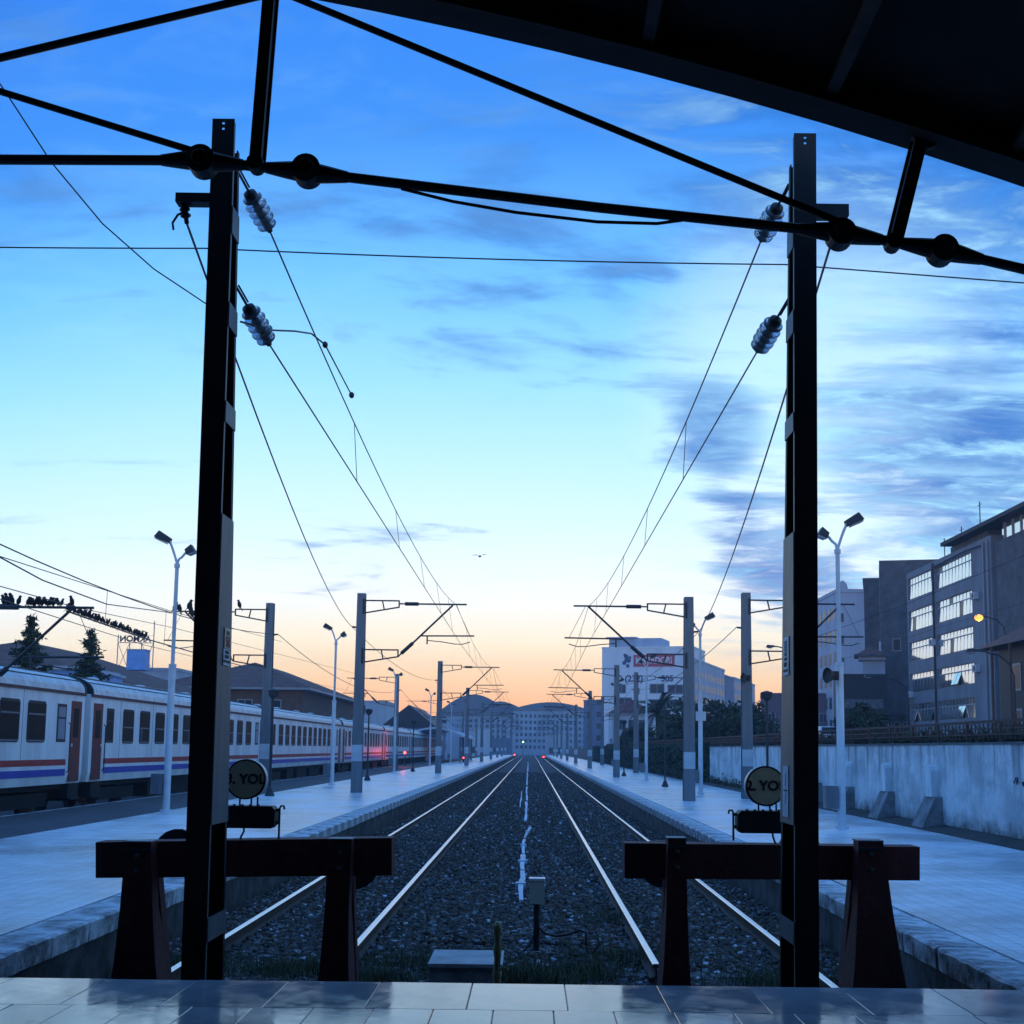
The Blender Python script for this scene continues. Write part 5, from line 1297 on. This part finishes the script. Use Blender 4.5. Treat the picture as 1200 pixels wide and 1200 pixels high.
# long wing to its right
hw_ = at(811, 773, YA).z - ZS
wc = Vector((c0_.x, YA, ZS)); 
for i, (s0, s1, dz_, lab, m) in enumerate(((.6, 46, 0, "long pale wing with window rows right of advertising building", m_palb), (47, 62, -1.3, "darker blue block beyond the long pale wing", m_blue), (62.3, 105, -1.0, "farther pale block with windows behind the mast by the wall", m_palb))):
    o_ = wc + Vector((-math.sin(ang), math.cos(ang), 0)) * s0 - Vector((math.cos(ang), math.sin(ang), 0)) * (14.0)
    wb = building("apartment_block", lab, (o_.x, o_.y, ZS), ang, 14.02 if i == 0 else 14, s1 - s0, hw_ + dz_, m, parapet=.5)
    if i != 1: wins(wb, 'right', 3, 2.2, 4.4, 3.0, int((s1 - s0) / 4.4), 6, 2.0, 1.6, wd=14.02 if i == 0 else 14)
# red-roofed and other low houses behind the fence
def hip_house(name, label, loc, rz, w, d, h, rh, wm, rm, ov=.5, ridge=.5, nw=3):
    root = thing(name, label, "house", loc, rz); MB().box(0, w, 0, d, -.3, h).build("wall", wm, root)
    mb = MB(); x0, x1, y0, y1 = -ov, w + ov, -ov, d + ov; k = ridge * min(w, d) / 2
    if w > d: top = [(x0 + k * 2, d / 2 - .05), (x1 - k * 2, d / 2 - .05), (x1 - k * 2, d / 2 + .05), (x0 + k * 2, d / 2 + .05)]
    else: top = [(w / 2 - .05, y0 + k * 2), (w / 2 + .05, y0 + k * 2), (w / 2 + .05, y1 - k * 2), (w / 2 - .05, y1 - k * 2)]
    mb.hexa([(x0, y0, h + .003), (x1, y0, h + .003), (x1, y1, h + .003), (x0, y1, h + .003)] + [(p_[0], p_[1], h + rh) for p_ in top]); mb.build("roof", rm, root)
    MB().box(-ov + .02, w + ov - .02, -ov + .02, d + ov - .02, h - .18, h).build("eaves", m_frm, root)
    if nw: wins(root, 'front', w / (nw + 1), h - 2.4, w / (nw + 1), 3, nw, 1, 1.0, 1.4)
    return root
v = at(717, 842, 190); hip_house("red_roofed_house", "white house with dull red roof left of the palm", (v.x, 190, ZS), 0, 6.0, 8, v.z - ZS + .8, 2.2, m_pale, m_redroof)
v = at(892, 828, 200); o = building("apartment_block", "dull purple brick block left of right black pole", (v.x, 200, ZS), R(-10), 12, 16, at(892, 815, 200).z - ZS, M("purple brick", (.16, .10, .12), .9, var=.25), parapet=.4); wins(o, 'front', 1.6, 1.5, 2.6, 2.9, 4, 2, 1.0, 1.3)
v = at(684, 835, 330); o = building("apartment_block", "dark block behind the right masts at the far end", (v.x, 330, ZS), R(-6), 9, 20, at(684, 822, 330).z - ZS, m_blue, parapet=.4); wins(o, 'front', 1.5, 2, 2.4, 3, 3, 4, 1.2, 1.5)
# far town at the end of the tracks: blocks with shallow curved roofs
def curved_block(label, px0, px1, pyc, pye, Y, m, nx, nz, rz=0):
    a = at(px0, pye, Y); b = at(px1, pye, Y); c = at((px0 + px1) / 2, pyc, Y); w = b.x - a.x; root = thing("far_building", label, "building", (a.x, Y, -.42)); h = a.z + .42; rise = c.z - a.z
    MB().box(0, w, 0, 18, -.3, h).build("wall", m, root)
    n = 16; sec = [(-.6, h + .003)] + [(-.6 + (w + 1.2) * i / n, h + .35 + rise * math.sin(math.pi * i / n)) for i in range(n + 1)] + [(w + .6, h + .003)]
    mb = MB(); mb.prism(sec, 'y', -.7, 18.7); o = mb.build("curved_roof", M("far roof sheet", (.16, .17, .20), .8, var=.2), root); fixn(o.data)
    wins(root, 'front', w / (nx + 1), 2.5, w / (nx + 1), (h - 3) / nz, nx, nz, w / (nx + 1) * .5, (h - 3) / nz * .5, frame=True)
    return root
curved_block("far pale block with curved roof left of track end", 513, 597, 815, 838, 430, m_palb, 12, 6)
curved_block("wide far block with low curved roof at track end", 601, 690, 824, 832, 500, m_palb, 16, 6)
curved_block("small far block between the two curved roofs", 566, 606, 823, 829, 520, m_blue, 7, 6)
for i, (p0, p1, py, Y, lab) in enumerate(((548, 575, 856, 330, "low pale shed left of the far signals"), (640, 668, 862, 360, "low pale shed right of the far signals"), (575, 600, 866, 380, "low blue shed behind the far left signal"))):
    a = at(p0, py, Y); b = at(p1, py, Y); o = building("far_shed", lab, (a.x, Y, -.42), 0, b.x - a.x, 8, a.z + .42, m_pale if i < 2 else m_blue, parapet=.3); wins(o, 'front', 1.5, 1.2, 2.2, 3, int((b.x - a.x) / 2.2) - 1, 1, 1.1, 1.6)

# left side: station buildings behind the coaches
hb = hip_house("station_building", "long low building with brown hipped roof behind the nearest coaches", (-33, 60, -.42), 0, 11.5, 26, 5.6, 2.3, m_brick, m_brown, .8, .8, 3)
wins(hb, 'right', 2, 3.0, 3, 3, 8, 1, 1.1, 1.5, wd=11.5)
v = at(355, 812, 98); hb2 = hip_house("station_building", "brown building with hipped roof right of left black pole", (v.x - 11, 98, -.42), 0, 11, 30, at(355, 806, 98).z + .42, 2.4, m_brick, m_brown, .7, .8, 4)
wins(hb2, 'right', 2, 3.0, 3, 3, 9, 1, 1.1, 1.5, wd=11)
a = at(3, 806, 52); sdr = building("lean_to", "blue sheet metal lean-to behind the nearest coach", (a.x - 6, 52, -.42), 0, 9, 5, at(3, 784, 52).z + .42, M("blue sheet", (.18, .40, .80), .5, var=.2), parapet=.15, roofm=m_pale)
for k in range(9): MB().box(.4 + k, .5 + k, -.03, -.002, 0, at(3, 784, 52).z).build("sheet_rib", m_pale, sdr)
a = at(60, 800, 54); sdr2 = building("lean_to", "second blue sheet metal lean-to between the conifers", (a.x, 54, -.42), 0, 1.4, 5, at(60, 787, 54).z + .42, M("blue sheet", 0), parapet=.12, roofm=m_pale)
for k in range(2): MB().box(.35 + k * .6, .45 + k * .6, -.03, -.002, 0, at(60, 787, 54).z).build("sheet_rib", m_pale, sdr2)
a = at(148, 778, 66); b = at(170, 762, 66)
rt_ = thing("roof_box", "bright blue metal box on brown station roof", "roof box", (a.x, 66, a.z - .3)); MB().box(0, b.x - a.x, 0, .9, 0, b.z - a.z + .3).build("casing", M("blue sheet", 0), rt_); MB().box(-.03, b.x - a.x + .03, -.03, .93, b.z - a.z + .302, b.z - a.z + .36).build("lid", m_pale, rt_)
# rooftop letters seen from behind
Ys = 175
rs0 = thing("rooftop_sign", "rooftop letter sign on lattice frame, seen from behind", "sign", (at(137, 778, Ys).x, Ys, at(137, 778, Ys).z - 1))
oo = rs0.location; wS = at(180, 753, Ys).x - oo.x; hS = at(137, 753, Ys).z - oo.z
for k in range(4):
    x = wS * k / 3; mb = MB(); mb.tube([(x, 0, 0), (x, 0, hS + (1.1 if k in (0,) else (3.0 if k == 3 else 0)))], .07, 6); mb.build("frame_post", m_frm, rs0)
mb = MB(); mb.tube([(0, 0, hS), (wS, 0, hS)], .06, 6)
for k in (0, 2): mb.tube([(wS * k / 3, 0, 0), (wS * (k + 1) / 3, 0, hS)], .04, 5); mb.tube([(wS * (k + 1) / 3, 0, 0), (wS * k / 3, 0, hS)], .04, 5)
mb.build("lattice", m_frm, rs0)
for body, sz, cx_, cz_ in (("AKMON", 1.15, .48, .5), ("OTEL", .8, .58, 1.35)):
    me = text_mesh(body, sz, .03); me.materials.append(m_iron)
    xf_mesh(me, Matrix.Translation((wS * cx_, 0, hS + cz_)) @ Matrix.Rotation(R(180), 4, 'Z') @ Matrix.Rotation(R(90), 4, 'X') @ Matrix.Diagonal((1.0, 1, 1, 1))); link("lettering", me, rs0)
    MB().box(wS * cx_ - 2.1, wS * cx_ + 2.1, .05, .09, hS + cz_ - sz * .42, hS + cz_ - sz * .38).build("letter_rail", m_frm, rs0)
a = at(120, 790, Ys); building("hotel_block", "far block under the rooftop letter sign", (a.x - 10, Ys + .5, -.42), 0, at(190, 778, Ys).x - a.x + 12, 12, at(137, 780, Ys).z - .6 + .42, m_palb, parapet=.4)
# gabled dark hall and arched canopy further along
v0 = at(450, 852, 175); v1 = at(508, 852, 175); vt = at(479, 826, 175); w_ = v1.x - v0.x
gh = thing("gabled_hall", "dark gabled hall behind the far coaches", "hall", (v0.x, 175, -.42)); h_ = v0.z + .42
MB().box(0, w_, 0, 25, -.3, h_).build("wall", m_blue, gh); mb = MB(); mb.prism([(-.5, h_ + .003), (w_ + .5, h_ + .003), (w_ / 2, vt.z + .42)], 'y', -.5, 25.5); o = mb.build("roof", m_dark, gh); fixn(o.data)
wins(gh, 'front', 1.2, 1.5, 1.5, 3, 4, 1, .8, 1.4)
v0 = at(472, 862, 150); v1 = at(545, 862, 150); vt = at(505, 852, 150); w_ = v1.x - v0.x; zc_ = v0.z
cn = thing("platform_canopy", "pale curved canopy on posts beyond the coaches", "canopy", (v0.x, 150, PZ)); n = 14
sec = [(w_ * i / n, zc_ - PZ + (vt.z - v0.z) * math.sin(math.pi * i / n)) for i in range(n + 1)]; sec += [(x, z - .22) for x, z in reversed(sec)]
V = []; mb = MB(); mb.prism(sec, 'y', 0, 30); o = mb.build("canopy_roof", m_pale, cn); fixn(o.data)
for k in range(5):
    for x in (.6, w_ - .6): MB().box(x - .12, x + .12, 1 + k * 7 - .12, 1 + k * 7 + .12, 0, zc_ - PZ - .1).build("canopy_post", m_galv, cn)
a = at(360, 838, 220); b = at(452, 838, 220); o = building("apartment_block", "far white block behind the third coach", (a.x, 220, -.42), 0, b.x - a.x, 14, at(360, 822, 220).z + .42, m_pale, parapet=.3); wins(o, 'front', 1.5, 2, 2.6, 3, int((b.x - a.x) / 2.6) - 1, 3, 1.2, 1.5)
a = at(500, 862, 250); b = at(545, 862, 250); o = building("apartment_block", "far blue block between canopy and curved roof block", (a.x, 250, -.42), 0, b.x - a.x, 14, at(500, 843, 250).z + .42, m_palb, parapet=.3); wins(o, 'front', 1.2, 2, 2.0, 2.6, int((b.x - a.x) / 2.0) - 1, 3, 1.0, 1.3)

# ------------------------------------------------------------------ signals
def signal(label, px, py, Y, colr, lamp, big=1.0, zbase=-.3, cat="signal"):
    v = at(px, py, Y); root = thing("railway_signal", label, cat, (v.x, Y, zbase)); h = v.z - zbase; s = big
    mb = MB(); mb.tube([(0, .12, 0), (0, .12, h + .2)], .07, 8); mb.build("post", m_iron, root)
    MB().box(-.28 * s, .28 * s, 0, .2, h - .45 * s, h + .45 * s).build("signal_head", m_black, root)
    mb = MB(); mb.lathe([(.2 * s, 0), (.2 * s, .03), (.12 * s, .06)], (0, -.002, h), (0, -1, 0), 16); mb.build("lit_lens", M("lit lens " + label[:10], colr, .4, var=0, emit=colr, estr=lamp), root)
    mb = MB(); mb.lathe([(.15 * s, 0), (.15 * s, .03)], (0, -.002, h - .3 * s if big > .5 else h - .3), (0, -1, 0), 12); mb.build("dark_lens", m_cglass, root)
signal("red signal light by the far left platform end", 543, 888, 150, (1, .06, .05), 4, .5, PZ)
signal("red signal light left of the track end", 603, 884.5, 250, (1, .05, .05), 5, .8)
signal("red signal light right of the track end", 637, 887, 230, (1, .05, .04), 5, .8)
signal("green signal light at the far end of tracks", 613, 869.5, 300, (.3, 1, .4), 4, 1.0)
# red lamp on a short post, added to make the red glow on the far coaches
rl0 = thing("added_red_lamp", "added short red lamp post casting the glow on the far coaches", "lamp", (-10.9, 112, PZ))
mb = MB(); mb.tube([(0, 0, 0), (0, 0, 1.1)], .04, 8); mb.build("post", m_iron, rl0)
mb = MB(); mb.ball((-.02, 0, 1.2), .1, .1, .12, 12, 8); mb.build("lens", M("lit red lens", (1, .06, .05), .4, var=0, emit=(1, .05, .04), estr=6), rl0, True)
pl0 = bpy.data.lights.new("added_red_light", 'POINT'); po_ = bpy.data.objects.new("added_red_light", pl0); COL.objects.link(po_); pl0.energy = 60; pl0.color = (1, .08, .06); pl0.shadow_soft_size = .12; po_.parent = rl0; po_.location = (-.15, 0, 1.25)
# street lamps on the right
def street_lamp(label, px, py, X, reach, lit=False):
    v = atX(px, py, X); root = thing("street_lamp", label, "street lamp", (X + reach, v.y, ZS)); h = v.z - ZS
    mb = MB(); mb.tube([(0, 0, 0), (0, 0, h - 1.2)], [.1, .07], 10); mb.build("post", m_iron, root)
    mb = MB(); mb.tube([(0, 0, h - 1.25), (-.15, 0, h - .7), (-reach * .35, 0, h - .25), (-reach * .75, 0, h - .05), (-reach, 0, h)], .045, 8); mb.build("arm", m_iron, root)
    mb = MB(); mb.hexa([(-reach - .45, -.15, h - .1), (-reach + .15, -.1, h - .08), (-reach + .15, .1, h - .08), (-reach - .45, .15, h - .1), (-reach - .35, -.1, h + .08), (-reach + .15, -.06, h + .05), (-reach + .15, .06, h + .05), (-reach - .35, .1, h + .08)]); hd = mb.build("lamp_head", m_iron, root)
    mb = MB(); mb.ball((-reach - .17, 0, h - .11), .2 if not lit else .3, .13 if not lit else .22, .07 if not lit else .22, 12, 8); mb.build("lens", M("lit sodium lens", (1, .45, .12), .4, var=0, emit=(1, .36, .05), estr=1.3) if lit else m_lens, hd, True)
    if lit:
        pl1 = bpy.data.lights.new("street_lamp_light", 'POINT'); pp = bpy.data.objects.new("street_lamp_light", pl1); COL.objects.link(pp); pl1.energy = 20; pl1.color = (1, .5, .16); pl1.shadow_soft_size = .15; pp.parent = root; pp.location = (-reach - .17, 0, h - .4)
    return root
street_lamp("unlit street lamp with curved arm before the grey tower", 1020, 792, 24, 2.6)
street_lamp("unlit street lamp with curved arm before the dark house", 1142, 762, 22, 1.9)
street_lamp("lit orange street lamp before the office building", 1150, 722, 30, 1.6, True)
street_lamp("far unlit street lamp seen left of right black pole", 905, 757, 17, 1.8)
# parked car roof seen above the railing
m_car = M("white car paint", (.62, .63, .65), .3, var=.05)
v = at(968, 862, 80); carr = thing("parked_car", "white car parked behind the railing beside right lamp post", "car", (v.x, 80, ZS), 0)
mb = MB(); mb.prism([(-2.0, .35), (2.0, .35), (2.05, .75), (1.2, .88), (-1.9, .92), (-2.05, .7)], 'x', -.82, .82); o = mb.build("body", m_car, carr); fixn(o.data)
mb = MB(); mb.hexa([(-.76, -1.75, .88), (.76, -1.75, .88), (.76, 1.1, .88), (-.76, 1.1, .88), (-.62, -1.3, 1.42), (.62, -1.3, 1.42), (.62, .4, 1.42), (-.62, .4, 1.42)]); cbn = mb.build("cabin", m_car, carr)
mb = MB(); mb.hexa([(-.66, -1.70, .95), (.66, -1.70, .95), (.66, -1.69, .95), (-.66, -1.69, .95), (-.56, -1.39, 1.36), (.56, -1.39, 1.36), (.56, -1.38, 1.36), (-.56, -1.38, 1.36)]); mb.build("rear_window", m_win, cbn)
for sx in (-.8, .8):
    for yy in (-1.25, 1.3):
        mb = MB(); mb.lathe([(.32, -.09), (.32, .09)], (sx, yy, .32), (1, 0, 0), 16); wh = mb.build("wheel", m_black, carr); mb = MB(); mb.lathe([(.18, -.1), (.18, .1)], (sx, yy, .32), (1, 0, 0), 12); mb.build("rim", m_galv, wh)

# ------------------------------------------------------------------ birds
m_bird = M("dark plumage", (.012, .012, .014), .8, var=.2)
def bird_mesh(seed):
    r_ = random.Random(seed); mb = MB(); tl = r_.uniform(.8, 1.2)
    mb.tube([(-.02, 0, .03), (0, 0, .06), (.02, 0, .11), (.035, 0, .155), (.05, 0, .185), (.055, 0, .21)], [.015, .045, .056, .048, .032, .034], 8)
    mb.ball((.062, 0, .215), .036, .032, .033, 8, 6)
    mb.add([(.09, -.01, .215), (.09, .01, .215), (.13, 0, .208), (.092, 0, .226)], [(0, 1, 2), (0, 2, 3), (1, 3, 2)])
    mb.add([(-.01, -.025, .05), (-.01, .025, .05), (-.10 * tl, .02, -.05), (-.10 * tl, -.02, -.05), (-.02, 0, .075)], [(0, 1, 2, 3), (4, 0, 3), (4, 3, 2), (4, 2, 1)])
    mb.tube([(.01, -.015, .06), (.012, -.015, 0)], .005, 4); mb.tube([(.01, .015, .06), (.012, .015, 0)], .005, 4)
    return mb.mesh("bird", m_bird, True)
bms = [bird_mesh(s) for s in range(4)]; rb = random.Random(3)
def bird(p_, sc=1.0, label="small dark bird perched in a row on the left wire", group="birds perched on the left wire and arm"):
    o = link("bird", rb.choice(bms)); o.location = p_; o.rotation_euler = (0, rb.uniform(-.15, .15), rb.choice((0, math.pi)) + rb.uniform(-.9, .9)); s = sc * rb.uniform(.9, 1.25); o.scale = (s, s, s); tag(o, label, "bird", group)
A_, B_ = at(78, 716, 31), at(172, 749, 44)
for k in range(62):
    f = (k + rb.uniform(-.6, .6)) / 62; q = A_.lerp(B_, max(0, f)); bird(q + Vector((0, rb.uniform(-.02, .02), .015)), rb.uniform(.55, .8))
for k in range(17):
    px = 30 + 45 * k / 17 + rb.uniform(-2.5, 2.5); q = at(px, 712.6, 30.5); bird(Vector((q.x, 30.5, bz + 7.06)), .78)
for px in (4, 8, 11, 14, 21, 84.5): q = at(px, 712, 30.5); bird(Vector((q.x, 30.5, bz + 7.06)), 1.1)
for px, py in ((204, 717), (207, 716), (211, 718), (221, 715), (223, 718), (225, 724)): q = at(px, py, 49); bird(q, 1.35, "small dark bird perched on wire by the left lamp post", "birds by the left lamp post")
bird(at(281, 713.5, 51.5), 1.2, "single dark bird on the end of a mast arm", None)
fb_ = MB(); fb_.tube([(-.12, 0, 0), (0, 0, .0), (.1, 0, .01), (.15, 0, .02)], [.01, .05, .04, .01], 8)
for s in (-1, 1): fb_.add([(-.05, 0, .02), (.08, 0, .03), (.02, s * .22, .1), (-.12, s * .42, .03), (-.05, s * .2, .06)], [(0, 1, 2), (0, 2, 4), (4, 2, 3)])
o = fb_.build("flying_bird", m_bird); o.location = at(562, 652, 60); o.rotation_euler = (0, 0, R(70)); tag(o, "lone dark bird flying low in the pale sky", "bird")

# ------------------------------------------------------------------ evening haze
hz = bpy.data.materials.new("evening haze"); hz.use_nodes = True; ht = hz.node_tree; ht.nodes.clear()
pv = ht.nodes.new("ShaderNodeVolumePrincipled"); pv.inputs["Density"].default_value = .00055; pv.inputs["Color"].default_value = (.70, .84, 1.0, 1); pv.inputs["Anisotropy"].default_value = .0
ho = ht.nodes.new("ShaderNodeOutputMaterial"); ht.links.new(pv.outputs[0], ho.inputs["Volume"])
HAZE = True
if HAZE:
    o = MB().box(-710, 710, -65, 710, -2.2, 48).build("haze", hz); tag(o, "pale blue evening haze filling the air", "haze", kind="stuff")
